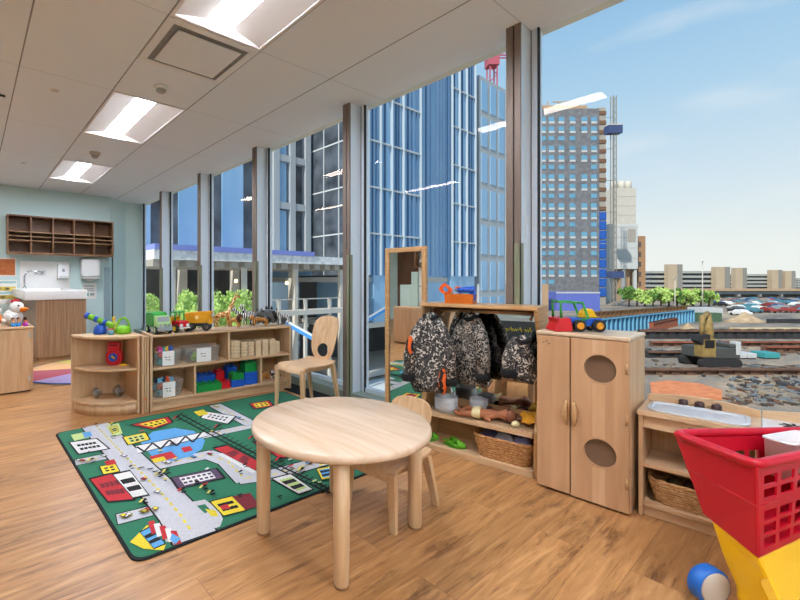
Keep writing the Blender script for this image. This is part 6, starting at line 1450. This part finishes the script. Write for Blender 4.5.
# ================================================================== TOOL BOX
tb = thing('toy_tool_box', 'orange toy tool box on top of the dress-up unit', 'toy tool box', ondu(.215, .085, .893), DRZ + math.radians(3))
OB = plastic('tool_box_orange', '#cf6a1d')
mb = MB(); a = [(-.085, -.042), (.085, -.042), (.085, .042), (-.085, .042)]
mb.loft([[(x * .97, y * .95, .001) for x, y in a], [(x, y, .058) for x, y in a], [(x * .95, y * .9, .058) for x, y in a], [(x * .92, y * .86, .006) for x, y in a]], OB, smooth=False); mb.build('box', tb, bevel=0.004)
mb = MB(); mb.bx(-.04, -.0445, .04, .04, -.042, .052, OB); mb.build('lip', tb)
sw_ = thing('toy_saw', 'orange handled toy saw sticking out of the tool box', 'toy saw', ondu(.16, .085, .945), DRZ, rot=(0, math.radians(38), DRZ))
mb = MB(); o_ = rrect(-.085, -.028, -.01, .03, .016, 5); h_ = rrect(-.068, -.012, -.032, .016, .010, 5)
f_ = lambda P, y: [Vector((p[0], y, p[1])) for p in P]
mb.loft([f_(o_, -.008), f_(h_, -.008), f_(h_, .008), f_(o_, .008)], ORANGE, caps=False, loop=True, smooth=False); mb.build('handle', sw_)
mb = MB(); mb.prism([(-.012, -.02), (.10, -.012), (.10, .008), (-.012, .022)] , .005, mat('saw_grey', '#a7a9a6', 0.4, noise=0.1), zx(.0025)); mb.build('blade', sw_)
dr_ = thing('toy_drill', 'blue toy drill lying in the orange tool box', 'toy drill', ondu(.255, .085, .962), DRZ)
mb = MB(); mb.cyl((-.055, 0, .012), (.045, 0, .016), .016, BLUE, 16, .02); mb.build('body', dr_)
mb = MB(); mb.prism([(.018, -.045), (.05, -.05), (.048, .01), (.012, .01)], .022, BLUE, zx(.011)); mb.build('grip', dr_, bevel=0.004)
mb = MB(); mb.cyl((-.075, 0, .011), (-.05, 0, .012), .007, GREY, 10, .011); mb.build('chuck', dr_)
wr = thing('toy_hammer', 'orange and blue toy hammer beside the drill in the tool box', 'toy hammer', ondu(.20, .10, .935), DRZ)
mb = MB(); mb.cyl((0, 0, -.02), (.012, 0, .045), .006, BLUE, 10); mb.build('handle', wr); mb = MB(); mb.cyl((-.02, 0, .05), (.042, 0, .042), .012, ORANGE, 14); mb.build('head', wr)

# ================================================================== LOADER ON THE REFRIGERATOR
def onfr(x, y, z): return FR + Vector((x * math.cos(FRZ) - y * math.sin(FRZ), x * math.sin(FRZ) + y * math.cos(FRZ), z))
# local +x faces the bucket end (to the left along the refrigerator top)
ld_ = thing('toy_loader', 'toy loader with red bucket, green arms and blue body on the play refrigerator', 'toy loader', onfr(.135, .11, FHt), FRZ + math.radians(222)); ld_.scale = (.88,) * 3
mb = MB(); mb.prism([(.035, .004), (.125, .001), (.128, .006), (.108, .05), (.115, .072), (.05, .078), (.04, .05)], .125, RED, zx(.0625)); bk = mb.build('bucket', ld_, bevel=0.004)
mb = MB()
for y in (-.05, .05): mb.tube([(.09, y, .07), (.095, y, .165), (-.02, y, .16), (-.05, y, .075), (.0, y, .06)], .0075, DGREEN, 8)
mb.tube([(.095, -.05, .165), (.095, .05, .165)], .0075, DGREEN, 8); mb.bx(.0, -.05, .128, .07, .05, .138, DGREEN) if False else None
mb.build('lift_arm', ld_)
mb = MB(); mb.prism(rrect(-.13, .03, .03, .075, .012), .07, BLUE, zx(.035)); mb.build('body', ld_, bevel=0.005)
mb = MB(); mb.prism([(-.115, .075), (-.03, .075), (-.035, .10), (-.05, .125), (-.085, .125), (-.10, .095)], .06, YELLOW, zx(.03)); mb.build('cab', ld_, bevel=0.006)
wheels(ld_, (-.105, -.005), .048, .033, .03, BLACK, mat('hub_orange', '#f0a01c', 0.4, noise=0.05))

# ================================================================== SHOPPING CART
CRED = mat('cart_red', '#c8102a', 0.32, noise=0.08, nscale=5); CYEL = plastic('cart_yellow', '#f5bd0a')
A, B, C_, D_ = [Vector(v) for v in ((1.905, .358, .50), (1.762, .15, .50), (2.14, .005, .50), (2.325, .055, .50))]
Ab, Bb, Cb, Db = [Vector(v) for v in ((1.905, .285, .258), (1.797, .148, .222), (2.10, .035, .25), (2.20, .09, .26))]
ct_ = thing('shopping_cart', 'red basket toy shopping cart with a yellow base and blue wheels at right', 'toy shopping cart', (1.98, .14, 0)); O_ = Vector((1.98, .14, 0))
def grid_wall(mb, p00, p10, p11, p01, us, vs, holes, thick, m):
    """bilinear wall split along us / vs; cells in holes stay open, everything gets a thickness"""
    def P(u, v): return (p00 * (1 - u) + p10 * u) * (1 - v) + (p01 * (1 - u) + p11 * u) * v
    nrm = (p10 - p00).cross(p01 - p00).normalized() * thick
    for i in range(len(us) - 1):
        for j in range(len(vs) - 1):
            if (i, j) in holes: continue
            q = [P(us[i], vs[j]), P(us[i + 1], vs[j]), P(us[i + 1], vs[j + 1]), P(us[i], vs[j + 1])]
            mb._add([v - O_ for v in q] + [v + nrm - O_ for v in q], [(0, 3, 2, 1), (4, 5, 6, 7), (0, 1, 5, 4), (1, 2, 6, 5), (2, 3, 7, 6), (3, 0, 4, 7)], m)
def bars(n, a, b_, fr):
    out = [0, a]; w__ = (b_ - a) / n
    for i in range(n): out += [a + w__ * (i + fr), a + w__ * (i + 1)]
    return [0, a] + sum([[a + w__ * i + w__ * fr, a + w__ * (i + 1)] for i in range(n)], []) + [1]
mb = MB()
grid_wall(mb, Ab, Bb, B, A, [0, .2, 1], [0, .55, 1], set(), -.006, CRED)
us = [0, .09] + sum([[.09 + .215 * i + .165, .09 + .215 * (i + 1)] for i in range(4)], []) + [1]; vs = [0, .06, .17, .21, .32, .36, .47, .60, .71, .75, .86, 1]
hol = {(1 + 2 * i, j) for i in range(4) for j in (1, 3, 5, 7, 9)}
grid_wall(mb, Bb, Cb, C_, B, us, vs, hol, -.006, CRED)
us2 = [0, .42] + sum([[.42 + .1 * i + .075, .42 + .1 * (i + 1)] for i in range(5)], []) + [1]
grid_wall(mb, Db, Ab, A, D_, us2, [0, .3, .42, .46, .58, .62, .76, 1], {(1 + 2 * i, j) for i in range(5) for j in (1, 3, 5)}, -.006, CRED)
grid_wall(mb, Cb, Db, D_, C_, [0, 1], [0, 1], set(), -.006, CRED)
mb._add([v - O_ + Vector((0, 0, .004)) for v in (Ab, Bb, Cb, Db)] + [v - O_ - Vector((0, 0, .004)) for v in (Ab, Bb, Cb, Db)], [(0, 1, 2, 3), (7, 6, 5, 4), (0, 4, 5, 1), (1, 5, 6, 2), (2, 6, 7, 3), (3, 7, 4, 0)], CRED)
mb.build('basket', ct_)
mb = MB(); rp = roundpoly([A - O_, B - O_, C_ - O_, D_ - O_], .035); mb.tube(rp, .0145, CRED, 10, loop=True); mb.build('rim', ct_)
mid = [Ab * .45 + A * .55, Bb * .45 + B * .55]
mb = MB(); mb.tube([mid[0] - O_, mid[1] - O_ , (Bb * .45 + B * .55) * .75 + (Cb * .45 + C_ * .55) * .25 - O_], .0028, CRED, 6); mb.build('side_ridge', ct_)
# yellow chassis: hollow-sided block under the basket flaring to the wheels
mb = MB()
def ringz(pts, z): return [Vector((x, y, z)) - O_ for x, y in pts]
top = [(1.885, .262), (1.815, .15), (2.09, .045), (2.16, .09)]
bot = [(1.862, .205), (1.772, .085), (2.05, -.02), (2.15, .05)]
mb.loft([[Vector((x, y, z)) - O_ for (x, y), z in zip([(1.893, .268), (1.807, .152), (2.09, .045), (2.16, .09)], (.252, .219, .244, .254))], ringz([(x * .4 + p * .6, y * .4 + q * .6) for (x, y), (p, q) in zip(bot, top)], .16), ringz(bot, .075), ringz(bot, .035)], CYEL, smooth=False); mb.build('chassis', ct_, bevel=0.012)
mb = MB(); mb.prism(rrect(-.06, -.045, .06, .045, .015), .004, plastic('cart_yellow_shade', '#e2a506'), Matrix.Translation(Vector((1.818, .105, .125)) - O_) @ Euler((math.radians(62), 0, math.radians(-22))).to_matrix().to_4x4()); mb.build('recess_shade_panel', ct_)  # raised plate in darker yellow, a recess's shade put into its colour
for wx, wy in ((1.842, .262), (1.72, .045), (2.17, .085), (2.04, -.075)):
    ax = Vector((.56, .83, 0)).normalized() if True else 0
    Mw = Matrix.Translation(Vector((wx, wy, .058)) - O_) @ ax.to_track_quat('Z', 'Y').to_matrix().to_4x4()
    mb = MB(); mb.lathe([(.036, -.022), (.052, -.022), (.058, -.016), (.058, .016), (.052, .022), (.036, .022)], plastic('wheel_blue', '#1566c0'), M=Mw, n=32); wl = mb.build('wheel', ct_)
    mb = MB(); mb.lathe([(.050, .0225), (.046, .0245), (.012, .0245), (.012, .03), (.001, .031)], mat('wheel_disc', '#c9c4b8', 0.5, noise=0.08), M=Mw, n=28); mb.lathe([(.050, -.0225), (.046, -.0245), (.001, -.025)], MATS['wheel_disc'], M=Mw, n=28); dsc = mb.build('wheel_disc', wl)
mb = MB(); mb.ell(Vector((1.785, .075, .05)) - O_, .010, RED, n=10, k=6); mb.build('red_stud', ct_)
wt_ = thing('white_container', 'translucent white plastic container lying in the red cart basket', 'container', (2.13, .09, .45), math.radians(-22))
mb = MB(); a_ = rrect(-.095, -.04, .095, .04, .018, 4); mb.loft([[(p[0] * .94, p[1] * .94, -.06) for p in a_], [(p[0], p[1], .055) for p in a_], [(p[0] * 1.04, p[1] * 1.06, .057) for p in a_], [(p[0] * 1.04, p[1] * 1.06, .063) for p in a_], [(p[0] * .92, p[1] * .88, .063) for p in a_], [(p[0] * .88, p[1] * .84, -.05) for p in a_]], mat('milky_plastic', '#e9e4e2', 0.4, noise=0.03)); mb.build('tub', wt_)
mb = MB(); mb.prism(rrect(-.03, -.015, .03, .02, .006), .002, RED, Matrix.Translation((-.04, 0, .0)) ); mb.build('red_insert', wt_)

# ================================================================== WHAT THE MIRRORS SHOW (left of the camera)
cb_ = thing('chalkboard', 'dark chalkboard panel with yellow and pink chalk, seen only in the dress-up mirror', 'chalkboard', (-.25, 1.0, 0), math.radians(90))
mb = MB(); mb.bx(0, 0, .02, 1.1, .03, .56, mat('slate', '#3b4246', 0.8, noise=0.15, nscale=6)); mb.build('slate', cb_)
mb = MB()
for a in ((-.03, -.006, 0, 0, .04, .6), (1.1, -.006, 0, 1.13, .04, .6), (0, -.006, 0, 1.1, .04, .03), (0, -.006, .56, 1.1, .04, .6)): mb.bx(a[0], a[1], a[2], a[3], a[4], a[5], mat('board_frame', '#b9c4c4', 0.6, noise=0.05))
mb.build('frame', cb_)
mb = MB(); CY = mat('yellow_chalk', '#e8d92c', 0.9, noise=0.1); CP = mat('pink_chalk', '#d83a9a', 0.9, noise=0.1)
for q in range(7): mb.tube([(.3 + q * .05, -.002, .44), (.315 + q * .05, -.002, .49 - .02 * (q % 2)), (.33 + q * .05, -.002, .44 + .01 * (q % 3)), (.345 + q * .05, -.002, .47)], .005, CY, 5)
mb.build('yellow_scrawl', cb_)
mb = MB()
for q in range(8): a = q * .8; mb.tube([(.72, -.002, .23), (.72 + .09 * math.cos(a), -.002, .23 + .07 * math.sin(a))], .005, CP, 5)
mb.build('pink_scrawl', cb_)
wcab = thing('storage_cabinet', 'tall maple storage cabinet left of the camera, seen in the mirrors', 'cabinet', (-.75, 2.35, 0), math.radians(90))
mb = MB(); mb.bx(0, 0, .02, .75, .4, .74, MAPLE); mb.build('body', wcab, bevel=0.004); mb = MB(); mb.bx(.01, -.016, .03, .74, 0, .73, FRW_); mb.build('door', wcab, bevel=0.003); mb = MB(); mb.bx(-.01, -.02, .74, .76, .41, .76, MAPLE_H); mb.build('top', wcab)
ga = mat('pale_green_door', '#b9d0c4', 0.6, noise=0.05)
gc = thing('green_locker', 'pale green stepped locker, seen in the tall mirror', 'locker', (-1.25, 3.99, 0), math.radians(90))
mb = MB(); mb.bx(.10, 0, 0, .32, .4, .96, ga); mb.bx(-.02, 0, 0, .10, .4, 1.18, ga); mb.build('body', gc, bevel=0.004)
mb = MB(); mb.bx(.11, -.008, .04, .31, 0, .9, mat('green_door_face', '#c4d8cd', 0.6, noise=0.05)); mb.build('door', gc)
nb = thing('notice_board', 'pale board with white papers, seen in the tall mirror', 'notice board', (-1.25, 3.55, 0), math.radians(90))
mb = MB(); mb.bx(0, .02, 0, .41, .06, 1.6, mat('pale_board', '#cdd6d2', 0.7, noise=0.04)); mb.build('board', nb)
for z0, z1 in ((.66, .92), (.95, 1.2)):
    mb = MB(); mb.bx(.12, .015, z0, .40, .02, z1, PAPER); mb.build('paper', nb)
mcub = thing('small_cubby', 'small wooden cubby on the pale board, seen in the tall mirror', 'wall shelf', (-1.24, 3.66, 1.25), math.radians(90))
for a_ in ((0, -.12, 0, .3, .02, .02), (0, -.12, .28, .3, .02, .3), (0, -.12, .02, .02, .02, .28), (.28, -.12, .02, .3, .02, .28)):
    mb = MB(); mb.bx(*a_, OAKD); mb.build('panel', mcub)
mb = MB(); mb.ell((.15, -.05, .09), (.08, .05, .07), BPL); mb.ell((.2, -.07, .10), (.035, .03, .035), WPL); tag(mb.build('plush_toy', mcub), 'x', 'x') if False else mb.build('stored_toy', mcub)
mc2 = thing('low_cabinet', 'low maple cabinet before the pale board, seen in the tall mirror', 'cabinet', (-1.18, 3.55, 0), math.radians(90))
mb = MB(); mb.bx(0, -.3, .02, .66, -.01, .6, MAPLE); mb.build('body', mc2, bevel=0.004); mb = MB(); mb.bx(.01, -.314, .04, .32, -.3, .58, FRW_); mb.build('door', mc2, bevel=0.002); mb = MB(); mb.bx(.34, -.314, .04, .65, -.3, .58, FRW_); mb.build('door', mc2, bevel=0.002)
dr2 = MB(); dr2.bx(-4.6, 5.4, 0, -4.55, 6.4, 2.1, mat('door_brown', '#6e4a30', 0.5, noise=0.2, nscale=4)); struct('door_1', dr2)
